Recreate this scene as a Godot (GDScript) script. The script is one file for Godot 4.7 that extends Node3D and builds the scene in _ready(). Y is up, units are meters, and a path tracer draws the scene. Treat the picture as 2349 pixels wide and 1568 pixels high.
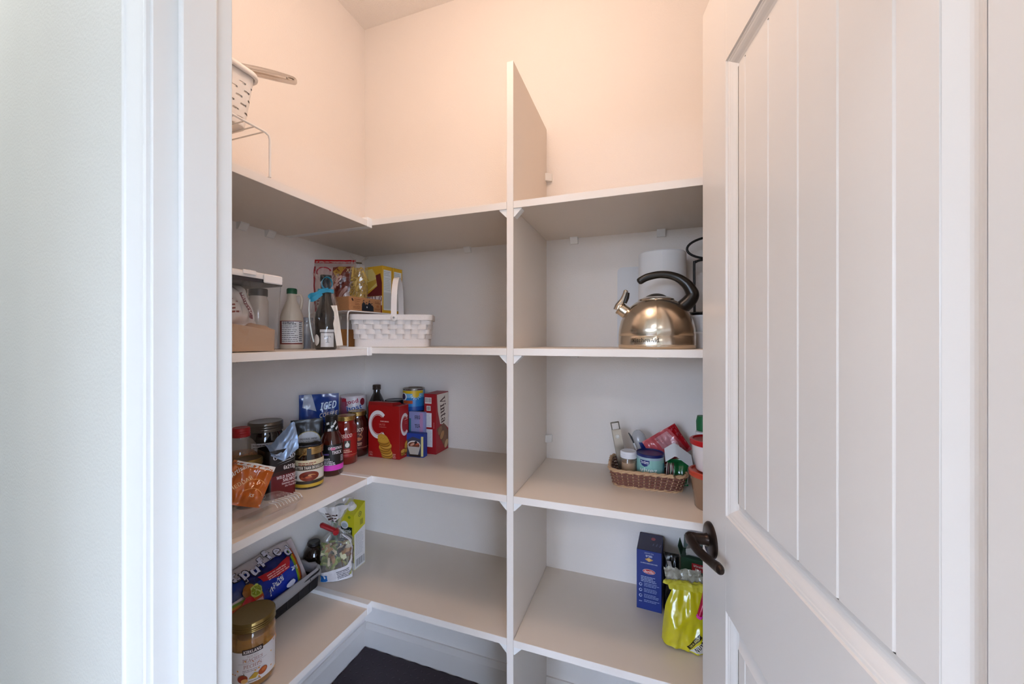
extends Node3D
# A walk-in pantry seen through its open door. Room axes: X right along the back wall, Y up, D into the pantry (Godot -Z).

const XL := -1.157    # left wall
const XF := -0.818    # front edge of the left shelves
const DF := 0.988     # front edge of the back shelves
const DB := 1.3527    # back wall
const XR := 0.62      # right wall
const TH := 0.0192    # board thickness
const CEIL := 2.664
const S1 := 1.700
const S2 := 1.298
const S3 := 0.8944
const S4 := 0.5017
const L1 := 1.692
const L2 := 1.293
const L3 := 0.8938
const L4 := 0.491
const ID := Transform3D.IDENTITY

var mats := {}
var used := {}
var tex := {}

func _ready():
	set_view()
	set_light()
	build_shell()
	build_outer_room()
	build_door()
	build_shelving()
	build_floor_mats()
	fill_top_shelf()
	fill_second_shelf_left()
	fill_second_shelf_right()
	fill_third_shelf_left()
	fill_third_shelf_right()
	fill_fourth_shelf_left()
	fill_fourth_shelf_right()

# ------------------------------------------------------------------ view and light
func set_view():
	var cam := Camera3D.new()
	cam.name = "camera"
	add_child(cam)
	cam.position = Vector3(0, 1.32, 0)
	cam.rotation = Vector3(0, 0.341, 0)
	var n := 0.02
	cam.projection = Camera3D.PROJECTION_FRUSTUM
	cam.near = n
	cam.far = 60.0
	cam.size = 2.0 * 784.0 / 879.7 * n
	cam.frustum_offset = Vector2(0, -3.8 / 879.7 * n)
	cam.current = true

func set_light():
	var we := WorldEnvironment.new()
	we.name = "environment"
	var e := Environment.new()
	e.background_mode = Environment.BG_SKY
	var sky := Sky.new()
	var sm := ProceduralSkyMaterial.new()
	sm.sky_top_color = Color(0.64, 0.77, 0.96)
	sm.sky_horizon_color = Color(0.88, 0.92, 0.98)
	sm.ground_bottom_color = Color(0.45, 0.45, 0.43)
	sm.ground_horizon_color = Color(0.80, 0.83, 0.85)
	sm.sun_angle_max = 0.0
	sm.sky_energy_multiplier = 2.8
	sm.ground_energy_multiplier = 1.6
	sky.sky_material = sm
	e.sky = sky
	e.tonemap_mode = Environment.TONE_MAPPER_LINEAR
	e.tonemap_exposure = 1.72
	e.sdfgi_enabled = true
	e.ssao_enabled = true
	e.ssil_enabled = true
	we.environment = e
	add_child(we)

# ------------------------------------------------------------------ small helpers
func P(x: float, y: float, d: float) -> Vector3:
	return Vector3(x, y, -d)

func numbered(called: String) -> String:
	if not used.has(called):
		used[called] = 0
		return called
	used[called] += 1
	return "%s_%03d" % [called, used[called]]

func thing(called: String, label: String, category: String, at: Vector3, turn := 0.0, group := "") -> Node3D:
	var o := Node3D.new()
	o.name = numbered(called)
	add_child(o)
	o.position = at
	o.rotation_degrees.y = turn
	tag(o, label, category, group)
	return o

func tag(o: Node, label: String, category: String, group := ""):
	o.set_meta("label", label)
	o.set_meta("category", category)
	if group != "":
		o.set_meta("group", group)

func part(parent: Node, called: String, m: Mesh, material: Material, label := "") -> MeshInstance3D:
	var o := MeshInstance3D.new()
	var k := 0
	var nm := called
	while parent.has_node(nm):
		k += 1
		nm = "%s_%03d" % [called, k]
	o.name = nm
	o.mesh = m
	o.material_override = material
	parent.add_child(o, true)
	if label != "":
		o.set_meta("label", label)
	return o

func struct(called: String, m: Mesh, material: Material) -> MeshInstance3D:
	var o := part(self, called, m, material)
	o.set_meta("kind", "structure")
	return o

func mat(hex: String, rough := 0.5, metal := 0.0, o := {}) -> StandardMaterial3D:
	var key := "%s|%s|%s|%s" % [hex, rough, metal, o]
	if mats.has(key):
		return mats[key]
	var m := StandardMaterial3D.new()
	m.albedo_color = Color(hex)
	m.roughness = rough
	m.metallic = metal
	if o.has("alpha"):
		m.transparency = BaseMaterial3D.TRANSPARENCY_ALPHA
		m.albedo_color.a = o.alpha
	if o.has("coat"):
		m.clearcoat_enabled = true
		m.clearcoat = o.coat
		m.clearcoat_roughness = o.get("coat_rough", 0.08)
	if o.has("relief"):
		m.heightmap_enabled = true
		m.heightmap_texture = noise_tex(o.relief)
		m.heightmap_scale = o.get("relief_cm", 0.05)
		m.uv1_triplanar = true
		m.uv1_world_triplanar = o.get("world", true)
		m.uv1_scale = Vector3.ONE * float(o.get("scale", 4.0))
	if o.has("tone"):
		m.albedo_texture = noise_tex(o.tone)
		m.uv1_triplanar = true
		m.uv1_world_triplanar = o.get("world", true)
		m.uv1_scale = Vector3.ONE * float(o.get("scale", 4.0)) if not o.has("scale3") else o.scale3
	if o.has("glow"):
		m.emission_enabled = true
		m.emission = Color(hex)
		m.emission_energy_multiplier = o.glow
	if o.has("back"):
		m.backlight_enabled = true
		m.backlight = Color(o.back)
	if o.has("vc"):
		m.vertex_color_use_as_albedo = true
	mats[key] = m
	return m

func clear(hex := "#ffffff", alpha := 0.05, rough := 0.04) -> StandardMaterial3D:
	return mat(hex, rough, 0.0, {"alpha": alpha})

func print_mat(rough := 0.35) -> StandardMaterial3D:
	return mat("#ffffff", rough, 0.0, {"vc": true})

func noise_tex(kind: String) -> Texture2D:
	if tex.has(kind):
		return tex[kind]
	var n := FastNoiseLite.new()
	n.seed = 11 + kind.length()
	n.noise_type = FastNoiseLite.TYPE_SIMPLEX_SMOOTH
	var size := 512
	var lo := 0.0
	var hi := 1.0
	match kind:
		"peel":
			n.frequency = 0.06
			n.fractal_octaves = 3
		"stipple":
			n.frequency = 0.11
			n.fractal_octaves = 4
		"mottle":
			n.frequency = 0.012
			n.fractal_octaves = 5
			lo = 0.965
		"speck":
			n.frequency = 0.25
			n.fractal_octaves = 2
			lo = 0.86
		"sugar":
			n.frequency = 0.18
			n.fractal_octaves = 4
			lo = 0.72
		"kraft":
			n.frequency = 0.08
			n.fractal_octaves = 4
			lo = 0.85
		"fruit":
			n.frequency = 0.02
			n.fractal_octaves = 4
			lo = 0.6
		"brush":
			n.frequency = 0.03
			lo = 0.86
		"crinkle":
			n.noise_type = FastNoiseLite.TYPE_CELLULAR
			n.cellular_return_type = FastNoiseLite.RETURN_DISTANCE2_SUB
			n.frequency = 0.03
			n.fractal_octaves = 2
	var im := n.get_seamless_image(size, size)
	im.convert(Image.FORMAT_RGB8)
	if lo > 0.0:
		for y in size:
			for x in size:
				var c := im.get_pixel(x, y).r
				c = lo + (hi - lo) * clampf((c - 0.2) / 0.6, 0, 1)
				im.set_pixel(x, y, Color(c, c, c))
	var t := ImageTexture.create_from_image(im)
	tex[kind] = t
	return t

# ------------------------------------------------------------------ mesh building
func S() -> SurfaceTool:
	var st := SurfaceTool.new()
	st.begin(Mesh.PRIMITIVE_TRIANGLES)
	return st

func fin(st: SurfaceTool) -> ArrayMesh:
	st.generate_normals()
	st.index()
	return st.commit()

func q(st: SurfaceTool, a: Vector3, b: Vector3, c: Vector3, d: Vector3):
	for v in [a, c, b, a, d, c]:
		st.add_vertex(v)

func qo(st: SurfaceTool, a: Vector3, b: Vector3, c: Vector3, d: Vector3, out: Vector3):
	if (c - a).cross(d - b).dot(out) >= 0.0:
		q(st, a, b, c, d)
	else:
		q(st, d, c, b, a)

func to(st: SurfaceTool, a: Vector3, b: Vector3, c: Vector3, out: Vector3):
	var l := [a, c, b] if (b - a).cross(c - a).dot(out) >= 0.0 else [a, b, c]
	for v in l:
		st.add_vertex(v)

# a box with chamfered edges
func bx(st: SurfaceTool, c: Vector3, s: Vector3, b := 0.0, t := ID):
	st.set_smooth_group(-1)
	var h := s * 0.5
	b = minf(b, minf(h.x, minf(h.y, h.z)) * 0.95)
	if b <= 0.0:
		for ax in 3:
			for sg in [-1.0, 1.0]:
				var o := Vector3.ZERO
				o[ax] = sg
				var u := Vector3.ZERO
				var v := Vector3.ZERO
				u[(ax + 1) % 3] = h[(ax + 1) % 3]
				v[(ax + 2) % 3] = h[(ax + 2) % 3]
				var m: Vector3 = c + o * h
				qo(st, t * (m - u - v), t * (m + u - v), t * (m + u + v), t * (m - u + v), t.basis * o)
		return
	for ax in 3:
		var i := (ax + 1) % 3
		var j := (ax + 2) % 3
		for sg in [-1.0, 1.0]:
			var o := Vector3.ZERO
			o[ax] = sg
			var u := Vector3.ZERO
			var v := Vector3.ZERO
			u[i] = h[i] - b
			v[j] = h[j] - b
			var m: Vector3 = c + o * h
			qo(st, t * (m - u - v), t * (m + u - v), t * (m + u + v), t * (m - u + v), t.basis * o)
		for si in [-1.0, 1.0]:
			for sj in [-1.0, 1.0]:
				var a0 := Vector3.ZERO
				a0[i] = si * h[i]
				a0[j] = sj * (h[j] - b)
				var b0 := Vector3.ZERO
				b0[i] = si * (h[i] - b)
				b0[j] = sj * h[j]
				var w := Vector3.ZERO
				w[ax] = h[ax] - b
				var out := Vector3.ZERO
				out[i] = si
				out[j] = sj
				qo(st, t * (c + a0 - w), t * (c + a0 + w), t * (c + b0 + w), t * (c + b0 - w), t.basis * out)
	for sx in [-1.0, 1.0]:
		for sy in [-1.0, 1.0]:
			for sz in [-1.0, 1.0]:
				var sv := Vector3(sx, sy, sz)
				var i := h - Vector3.ONE * b
				to(st, t * (c + sv * Vector3(h.x, i.y, i.z)), t * (c + sv * Vector3(i.x, h.y, i.z)), t * (c + sv * Vector3(i.x, i.y, h.z)), t.basis * sv)

func box_mesh(c: Vector3, s: Vector3, b := 0.0, t := ID) -> ArrayMesh:
	var st := S()
	bx(st, c, s, b, t)
	return fin(st)

# a turned shape; profile points are (radius, height), walked with the outside on the right
func lathe(st: SurfaceTool, prof: Array, segs := 40, t := ID, sharp := 0.6):
	var g := 1
	for k in prof.size() - 1:
		var p: Vector2 = prof[k]
		var r: Vector2 = prof[k + 1]
		if k > 0 and absf((p - prof[k - 1]).angle_to(r - p)) > sharp:
			g += 1
		st.set_smooth_group(g)
		for i in segs:
			var a := TAU * i / segs
			var b := TAU * (i + 1) / segs
			var va := t * Vector3(p.x * sin(a), p.y, p.x * cos(a))
			var vb := t * Vector3(p.x * sin(b), p.y, p.x * cos(b))
			var vc := t * Vector3(r.x * sin(b), r.y, r.x * cos(b))
			var vd := t * Vector3(r.x * sin(a), r.y, r.x * cos(a))
			if p.x < 1e-6:
				for v in [va, vd, vc]:
					st.add_vertex(v)
			elif r.x < 1e-6:
				for v in [va, vc, vb]:
					st.add_vertex(v)
			else:
				q(st, va, vb, vc, vd)

func lathe_mesh(prof: Array, segs := 40, t := ID, sharp := 0.6) -> ArrayMesh:
	var st := S()
	lathe(st, prof, segs, t, sharp)
	return fin(st)

# a round bar along a path
func tube(st: SurfaceTool, pts: Array, rad, segs := 8, closed := false, t := ID, flat := 1.0):
	st.set_smooth_group(1)
	var n := pts.size()
	var rings := []
	var up := Vector3.UP
	for i in n:
		var a: Vector3 = pts[(i - 1 + n) % n] if closed else pts[maxi(i - 1, 0)]
		var b: Vector3 = pts[(i + 1) % n] if closed else pts[mini(i + 1, n - 1)]
		var d := (b - a).normalized()
		if i == 0:
			up = Vector3.UP if absf(d.y) < 0.9 else Vector3.RIGHT
		up = (up - d * up.dot(d)).normalized()
		var sd := d.cross(up)
		var r: float = rad[i] if rad is Array else rad
		var ring := []
		for k in segs:
			var an := TAU * k / segs
			ring.append(pts[i] + (sd * cos(an) + up * sin(an) * flat) * r)
		rings.append(ring)
	var last := n if closed else n - 1
	for i in last:
		var A: Array = rings[i]
		var B: Array = rings[(i + 1) % n]
		var mid: Vector3 = (pts[i] + pts[(i + 1) % n]) * 0.5
		for k in segs:
			var k2 := (k + 1) % segs
			var va: Vector3 = A[k]
			qo(st, t * va, t * A[k2], t * B[k2], t * B[k], t.basis * ((va + B[k2]) * 0.5 - mid))
	if not closed:
		st.set_smooth_group(2)
		for e in [0, n - 1]:
			var out: Vector3 = pts[0] - pts[1] if e == 0 else pts[n - 1] - pts[n - 2]
			for k in segs:
				to(st, t * pts[e], t * rings[e][k], t * rings[e][(k + 1) % segs], t.basis * out)

func tube_mesh(pts: Array, rad, segs := 8, closed := false, t := ID, flat := 1.0) -> ArrayMesh:
	var st := S()
	tube(st, pts, rad, segs, closed, t, flat)
	return fin(st)

func curve(pts: Array, n := 24, closed := false) -> Array:
	var out := []
	var m := pts.size()
	var segs := m if closed else m - 1
	for i in segs:
		var p0: Vector3 = pts[(i - 1 + m) % m] if closed else pts[maxi(i - 1, 0)]
		var p1: Vector3 = pts[i]
		var p2: Vector3 = pts[(i + 1) % m]
		var p3: Vector3 = pts[(i + 2) % m] if closed else pts[mini(i + 2, m - 1)]
		var steps := maxi(2, n / segs)
		for k in steps:
			out.append(p1.cubic_interpolate(p2, p0, p3, float(k) / steps))
	if not closed:
		out.append(pts[m - 1])
	return out

# a flat outline given thickness along z
func extrude(st: SurfaceTool, poly: PackedVector2Array, z0: float, z1: float, t := ID):
	st.set_smooth_group(-1)
	if Geometry2D.is_polygon_clockwise(poly):
		poly.reverse()
	var idx := Geometry2D.triangulate_polygon(poly)
	for k in range(0, idx.size(), 3):
		var a := poly[idx[k]]
		var b := poly[idx[k + 1]]
		var c := poly[idx[k + 2]]
		to(st, t * Vector3(a.x, a.y, z1), t * Vector3(b.x, b.y, z1), t * Vector3(c.x, c.y, z1), t.basis * Vector3(0, 0, 1))
		to(st, t * Vector3(a.x, a.y, z0), t * Vector3(b.x, b.y, z0), t * Vector3(c.x, c.y, z0), t.basis * Vector3(0, 0, -1))
	var n := poly.size()
	for i in n:
		var a := poly[i]
		var b := poly[(i + 1) % n]
		qo(st, t * Vector3(a.x, a.y, z0), t * Vector3(b.x, b.y, z0), t * Vector3(b.x, b.y, z1), t * Vector3(a.x, a.y, z1), t.basis * Vector3(b.y - a.y, a.x - b.x, 0))

func extrude_mesh(poly: PackedVector2Array, z0: float, z1: float, t := ID) -> ArrayMesh:
	var st := S()
	extrude(st, poly, z0, z1, t)
	return fin(st)

func grid(st: SurfaceTool, nu: int, nv: int, fn: Callable, t := ID, group := 1):
	st.set_smooth_group(group)
	for j in nv:
		for i in nu:
			var u0 := float(i) / nu
			var u1 := float(i + 1) / nu
			var v0 := float(j) / nv
			var v1 := float(j + 1) / nv
			q(st, t * fn.call(u0, v0), t * fn.call(u1, v0), t * fn.call(u1, v1), t * fn.call(u0, v1))

# closed rings (same count each) joined bottom to top; rings run counter-clockwise seen from above (z toward x)
func loft(st: SurfaceTool, rings: Array, cap0 := true, cap1 := true, t := ID, sharp_rows := false):
	for k in rings.size() - 1:
		st.set_smooth_group(k + 1 if sharp_rows else 1)
		var A: Array = rings[k]
		var B: Array = rings[k + 1]
		var n := A.size()
		for i in n:
			var j := (i + 1) % n
			q(st, t * A[i], t * A[j], t * B[j], t * B[i])
	for e in 2:
		if (e == 0 and not cap0) or (e == 1 and not cap1):
			continue
		st.set_smooth_group(200 + e)
		var R: Array = rings[0] if e == 0 else rings[-1]
		var m := Vector3.ZERO
		for v in R:
			m += v
		m /= R.size()
		for i in R.size():
			to(st, t * m, t * R[i], t * R[(i + 1) % R.size()], t.basis * Vector3(0, -1.0 if e == 0 else 1.0, 0))

# rounded rectangle ring at height y
func rring(w: float, d: float, r: float, y: float, n := 5) -> Array:
	var out := []
	r = minf(r, minf(w, d) * 0.499)
	for c in 4:
		var a0 := PI * 0.5 * c
		var s: Vector2 = [Vector2(1, 1), Vector2(1, -1), Vector2(-1, -1), Vector2(-1, 1)][c]
		var m := Vector2(s.x * (w * 0.5 - r), s.y * (d * 0.5 - r))
		for k in n + 1:
			var a := a0 + PI * 0.5 * k / n
			out.append(Vector3(m.x + r * sin(a), y, m.y + r * cos(a)))
	return out

func loft_mesh(rings: Array, cap0 := true, cap1 := true, t := ID, sharp_rows := false) -> ArrayMesh:
	var st := S()
	loft(st, rings, cap0, cap1, t, sharp_rows)
	return fin(st)

# lookup of the radius of a turned profile at a height
func radius_at(prof: Array, y: float) -> float:
	for k in prof.size() - 1:
		var a: Vector2 = prof[k]
		var b: Vector2 = prof[k + 1]
		if b.y > a.y and y >= a.y and y <= b.y and maxf(a.x, b.x) > 0.004:
			return lerpf(a.x, b.x, (y - a.y) / (b.y - a.y))
	return 0.01

# ------------------------------------------------------------------ printing on surfaces: lettering and flat shapes that follow the surface
class Print:
	var st := SurfaceTool.new()
	var fn: Callable
	var most := 0.02
	var lay := 1
	var lift := 0.00022
	static var fonts := {}

	func _init(surface: Callable, longest := 0.02):
		st.begin(Mesh.PRIMITIVE_TRIANGLES)
		fn = surface
		most = longest

	func vert(p: Vector2, col: Color):
		var a: Vector3 = fn.call(p)
		var e := 0.0008
		var du: Vector3 = fn.call(p + Vector2(e, 0)) - fn.call(p - Vector2(e, 0))
		var dv: Vector3 = fn.call(p + Vector2(0, e)) - fn.call(p - Vector2(0, e))
		var n := du.cross(dv).normalized()
		st.set_normal(n)
		st.set_color(col)
		st.add_vertex(a + n * lift * lay)

	func tri(a: Vector2, b: Vector2, c: Vector2, col: Color):
		var ab := a.distance_to(b)
		var bc := b.distance_to(c)
		var ca := c.distance_to(a)
		var m := maxf(ab, maxf(bc, ca))
		if m > most:
			if m == ab:
				var h := (a + b) * 0.5
				tri(a, h, c, col)
				tri(h, b, c, col)
			elif m == bc:
				var h := (b + c) * 0.5
				tri(a, b, h, col)
				tri(a, h, c, col)
			else:
				var h := (c + a) * 0.5
				tri(a, b, h, col)
				tri(h, b, c, col)
			return
		if (b - a).cross(c - a) > 0.0:
			vert(a, col)
			vert(c, col)
			vert(b, col)
		else:
			vert(a, col)
			vert(b, col)
			vert(c, col)

	func poly(pts: Array, hex: String):
		var pp := PackedVector2Array(pts)
		var idx := Geometry2D.triangulate_polygon(pp)
		var col := Color(hex).srgb_to_linear()
		for k in range(0, idx.size(), 3):
			tri(pp[idx[k]], pp[idx[k + 1]], pp[idx[k + 2]], col)
		lay += 1

	func rect(u: float, v: float, w: float, h: float, hex: String, turn := 0.0):
		var o := []
		for s in [[-1, -1], [1, -1], [1, 1], [-1, 1]]:
			o.append(Vector2(u, v) + Vector2(s[0] * w * 0.5, s[1] * h * 0.5).rotated(turn))
		poly(o, hex)

	func oval(u: float, v: float, a: float, b: float, hex: String, turn := 0.0, n := 24):
		var o := []
		for k in n:
			o.append(Vector2(u, v) + Vector2(a * cos(TAU * k / n), b * sin(TAU * k / n)).rotated(turn))
		poly(o, hex)

	func ring(u: float, v: float, r0: float, r1: float, hex: String, a0 := 0.0, a1 := TAU, sy := 1.0, n := 32):
		var col := Color(hex).srgb_to_linear()
		for k in n:
			var a := a0 + (a1 - a0) * k / n
			var b := a0 + (a1 - a0) * (k + 1) / n
			var p := Vector2(u, v)
			var A := p + Vector2(cos(a) * r0, sin(a) * r0 * sy)
			var B := p + Vector2(cos(a) * r1, sin(a) * r1 * sy)
			var C := p + Vector2(cos(b) * r1, sin(b) * r1 * sy)
			var D := p + Vector2(cos(b) * r0, sin(b) * r0 * sy)
			tri(A, B, C, col)
			tri(A, C, D, col)
		lay += 1

	# lettering: centred at u, v; height of the capitals; optional width to fit
	func text(s: String, u: float, v: float, high: float, hex: String, o := {}):
		var face: String = o.get("font", "Droid Sans")
		var wt: int = o.get("weight", 700)
		var key := "%s%d" % [face, wt]
		if not fonts.has(key):
			var f := SystemFont.new()
			f.font_names = PackedStringArray([face])
			f.font_weight = wt
			fonts[key] = f
		var t := TextMesh.new()
		t.font = fonts[key]
		t.font_size = 48
		t.pixel_size = 0.01
		t.depth = 0.0
		t.curve_step = o.get("step", 3.0)
		t.text = s
		var arr := t.get_mesh_arrays()
		var vs: PackedVector3Array = arr[Mesh.ARRAY_VERTEX]
		var ix: PackedInt32Array = arr[Mesh.ARRAY_INDEX]
		if vs.is_empty():
			return
		var lo := Vector2(1e9, 1e9)
		var hi := Vector2(-1e9, -1e9)
		for p in vs:
			lo = lo.min(Vector2(p.x, p.y))
			hi = hi.max(Vector2(p.x, p.y))
		var k := high / 0.343
		var kx := k
		if o.has("width"):
			kx = o.width / (hi.x - lo.x)
		var mid := (lo + hi) * 0.5
		var turn: float = o.get("turn", 0.0)
		var slant: float = o.get("slant", 0.0)
		var arc: float = o.get("arc", 0.0)
		var col := Color(hex).srgb_to_linear()
		var pts := []
		for p in vs:
			var w := Vector2((p.x - mid.x) * kx + (p.y - mid.y) * k * slant, (p.y - mid.y) * k)
			if arc != 0.0:
				w.y += arc * w.x * w.x
			pts.append(Vector2(u, v) + w.rotated(turn))
		for i in range(0, ix.size(), 3):
			tri(pts[ix[i]], pts[ix[i + 1]], pts[ix[i + 2]], col)
		lay += 1

	# rows of print too small to read
	func lines(u: float, v: float, w: float, rows: int, pitch: float, thick: float, hex: String, seed_ := 1, turn := 0.0):
		var rg := RandomNumberGenerator.new()
		rg.seed = seed_
		var col := Color(hex).srgb_to_linear()
		for k in rows:
			var x := -w * 0.5
			var y := -k * pitch
			var stop := w * 0.5 - rg.randf() * w * 0.25
			while x < stop:
				var l := minf(w * rg.randf_range(0.08, 0.24), stop - x)
				var c := [Vector2(x, y), Vector2(x + l, y), Vector2(x + l, y + thick), Vector2(x, y + thick)]
				var m := []
				for p in c:
					m.append(Vector2(u, v) + (p as Vector2).rotated(turn))
				tri(m[0], m[1], m[2], col)
				tri(m[0], m[2], m[3], col)
				x += l + w * 0.025
		lay += 1

	func bars(u: float, v: float, w: float, h: float, hex: String, seed_ := 3, turn := 0.0):
		var rg := RandomNumberGenerator.new()
		rg.seed = seed_
		var x := -w * 0.5
		while x < w * 0.5:
			var l := w * rg.randf_range(0.015, 0.05)
			var l0 := lay
			rect(u + Vector2(x, 0).rotated(turn).x, v + Vector2(x, 0).rotated(turn).y, l, h, hex, turn)
			lay = l0
			x += l + w * rg.randf_range(0.02, 0.05)
		lay += 1

	func done() -> ArrayMesh:
		return st.commit()

# a face of a box: origin at the middle of its foot, u to the right, v up
func face_of(o: Vector3, u: Vector3, v := Vector3.UP) -> Callable:
	return func(p: Vector2) -> Vector3: return o + u * p.x + v * p.y

# a turned body: u runs round it, v up
func round_of(prof: Array, about := 0.0) -> Callable:
	var rr := 0.0
	for p in prof:
		rr = maxf(rr, p.x)
	return func(p: Vector2) -> Vector3:
		var a := p.x / rr + about
		var r := radius_at(prof, p.y)
		return Vector3(r * sin(a), p.y, r * cos(a))

# soft packets: front and back sheets bulging apart
class Soft:
	var w := 0.1
	var h := 0.2
	var d := 0.05
	var kind := "pillow"
	var wr := 0.003
	var seal := 0.05
	var top := 1.0
	var n := FastNoiseLite.new()
	func _init(w_: float, h_: float, d_: float, kind_ := "pillow", wr_ := 0.003, seed_ := 1, freq := 26.0):
		w = w_
		h = h_
		d = d_
		kind = kind_
		wr = wr_
		n.seed = seed_
		n.frequency = freq
		n.fractal_octaves = 2
	func thick(un: float, vn: float) -> float:
		var a := pow(maxf(0.0, 1.0 - pow(absf(un), 2.6)), 0.55)
		var b := 1.0
		if kind == "pillow":
			var k := (vn - 0.5) / (0.5 - seal)
			b = pow(maxf(0.0, 1.0 - pow(absf(k), 2.8)), 0.55)
		else:
			var k := clampf(vn / (1.0 - seal), 0.0, 1.0)
			b = pow(1.0 - pow(k, 1.9), 0.75) * (0.86 + 0.14 * smoothstep(0.0, 0.2, vn))
			a = lerpf(pow(maxf(0.0, 1.0 - pow(absf(un), 5.0)), 0.6), a, vn)
		return d * 0.5 * a * b
	func pos(u: float, v: float, side: float) -> Vector3:
		var un := clampf(2.0 * u / w, -1.0, 1.0)
		var vn := clampf(v / h, 0.0, 1.0)
		var t := thick(un, vn)
		var amp := wr * minf(1.0, t / (0.12 * d))
		var e := n.get_noise_3d(u * 1.0, v * 1.0, side) * amp + n.get_noise_3d(v * 0.6, u * 2.6, 5.0 + side) * amp * 0.6
		var pinch := lerpf(1.0, top, smoothstep(0.55, 1.0, vn))
		var c := n.get_noise_2d(u * 0.8 + 3.0, v * 0.5) * wr * 0.9
		return Vector3(u * pinch, v, side * t + side * e + c)

func soft_mesh(s: Soft, nu := 28, nv := 34, fold := 0.0006) -> ArrayMesh:
	var st := S()
	var f := func(u: float, v: float) -> Vector3: return s.pos((u - 0.5) * s.w, v * s.h, 1.0) + Vector3(0, 0, fold)
	var b := func(u: float, v: float) -> Vector3: return s.pos((0.5 - u) * s.w, v * s.h, -1.0) - Vector3(0, 0, fold)
	grid(st, nu, nv, f, ID, 1)
	grid(st, nu, nv, b, ID, 2)
	st.set_smooth_group(3)
	# close the bottom of packets that stand, and the sides and top
	for i in nu:
		var a0: Vector3 = f.call(float(i) / nu, 0.0)
		var a1: Vector3 = f.call(float(i + 1) / nu, 0.0)
		var b1: Vector3 = b.call(1.0 - float(i + 1) / nu, 0.0)
		var b0: Vector3 = b.call(1.0 - float(i) / nu, 0.0)
		qo(st, a0, a1, b1, b0, Vector3.DOWN)
		qo(st, f.call(float(i) / nu, 1.0), f.call(float(i + 1) / nu, 1.0), b.call(1.0 - float(i + 1) / nu, 1.0), b.call(1.0 - float(i) / nu, 1.0), Vector3.UP)
	for j in nv:
		for e in [0.0, 1.0]:
			qo(st, f.call(e, float(j) / nv), f.call(e, float(j + 1) / nv), b.call(1.0 - e, float(j + 1) / nv), b.call(1.0 - e, float(j) / nv), Vector3.RIGHT if e > 0.5 else Vector3.LEFT)
	return fin(st)

func soft_of(s: Soft) -> Callable:
	return func(p: Vector2) -> Vector3: return s.pos(p.x, p.y, 1.0) + Vector3(0, 0, 0.0006)

# ------------------------------------------------------------------ the setting
func front_wall_frame() -> Transform3D:
	# stands at the outer edge of the left jamb; x along the wall to the right, z out towards the kitchen
	return Transform3D(Basis(Vector3.UP, deg_to_rad(-7.46)), P(-0.5167, 0, 0.2668))

func build_shell():
	var paint := mat("#efe8e3", 0.62, 0.0, {"relief": "peel", "relief_cm": 0.035, "scale": 5.0})
	struct("wall_left", box_mesh(P(XL - 0.06, CEIL / 2, 0.95), Vector3(0.12, CEIL, 1.05)), paint)
	struct("wall_back", box_mesh(P((XL + XR) / 2, CEIL / 2, DB + 0.06), Vector3(XR - XL + 0.24, CEIL, 0.12)), paint)
	struct("wall_right", box_mesh(P(XR + 0.06, CEIL / 2, 0.79), Vector3(0.12, CEIL, 1.20)), paint)
	var ceil_paint := mat("#f6f1ed", 0.8, 0.0, {"relief": "stipple", "relief_cm": 0.15, "scale": 2.6})
	struct("ceiling", box_mesh(P(-0.1, CEIL + 0.05, -1.3), Vector3(6.4, 0.1, 6.0)), ceil_paint)
	var bb := mat("#e4dcd6", 0.4)
	var h := 0.107
	for seg in [[XL + 0.0125, -0.3665], [-0.3465, XR]]:
		var st := S()
		extrude(st, PackedVector2Array([Vector2(0, 0), Vector2(0.0125, 0), Vector2(0.0125, h - 0.022), Vector2(0.009, h - 0.012), Vector2(0.006, h), Vector2(0, h)]), seg[0], seg[1], Transform3D(Basis(Vector3(0, 0, 1), Vector3.UP, Vector3(1, 0, 0)), P(0, 0, DB)))
		struct("baseboard_back", fin(st), bb)
	var st2 := S()
	extrude(st2, PackedVector2Array([Vector2(0, 0), Vector2(0.0125, 0), Vector2(0.0125, h - 0.022), Vector2(0.009, h - 0.012), Vector2(0.006, h), Vector2(0, h)]), -DB, -0.44, Transform3D(Basis.IDENTITY, Vector3(XL, 0, 0)))
	struct("baseboard_left", fin(st2), bb)
	# the lamp on the pantry ceiling
	var lamp := thing("ceiling_lamp", "round flush ceiling lamp with frosted dome over the pantry floor", "lamp", P(-0.34, CEIL, 0.56))
	part(lamp, "base_plate", lathe_mesh([Vector2(0, -0.022), Vector2(0.135, -0.022), Vector2(0.14, -0.018), Vector2(0.14, 0), Vector2(0, 0)]), mat("#d8d8d6", 0.3, 0.8))
	part(lamp, "glass_dome", lathe_mesh([Vector2(0, -0.085), Vector2(0.05, -0.08), Vector2(0.09, -0.066), Vector2(0.118, -0.044), Vector2(0.128, -0.0225)], 40), mat("#ffdcb8", 0.5, 0.0, {"glow": 3.0}))
	var l := OmniLight3D.new()
	l.name = "pantry_light"
	l.light_color = Color(1.0, 0.89, 0.82)
	l.light_energy = 0.146
	l.light_size = 0.11
	l.omni_range = 8.0
	l.omni_attenuation = 2.0
	l.shadow_enabled = true
	l.position = Vector3(0, -0.21, 0)
	lamp.add_child(l)

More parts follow.
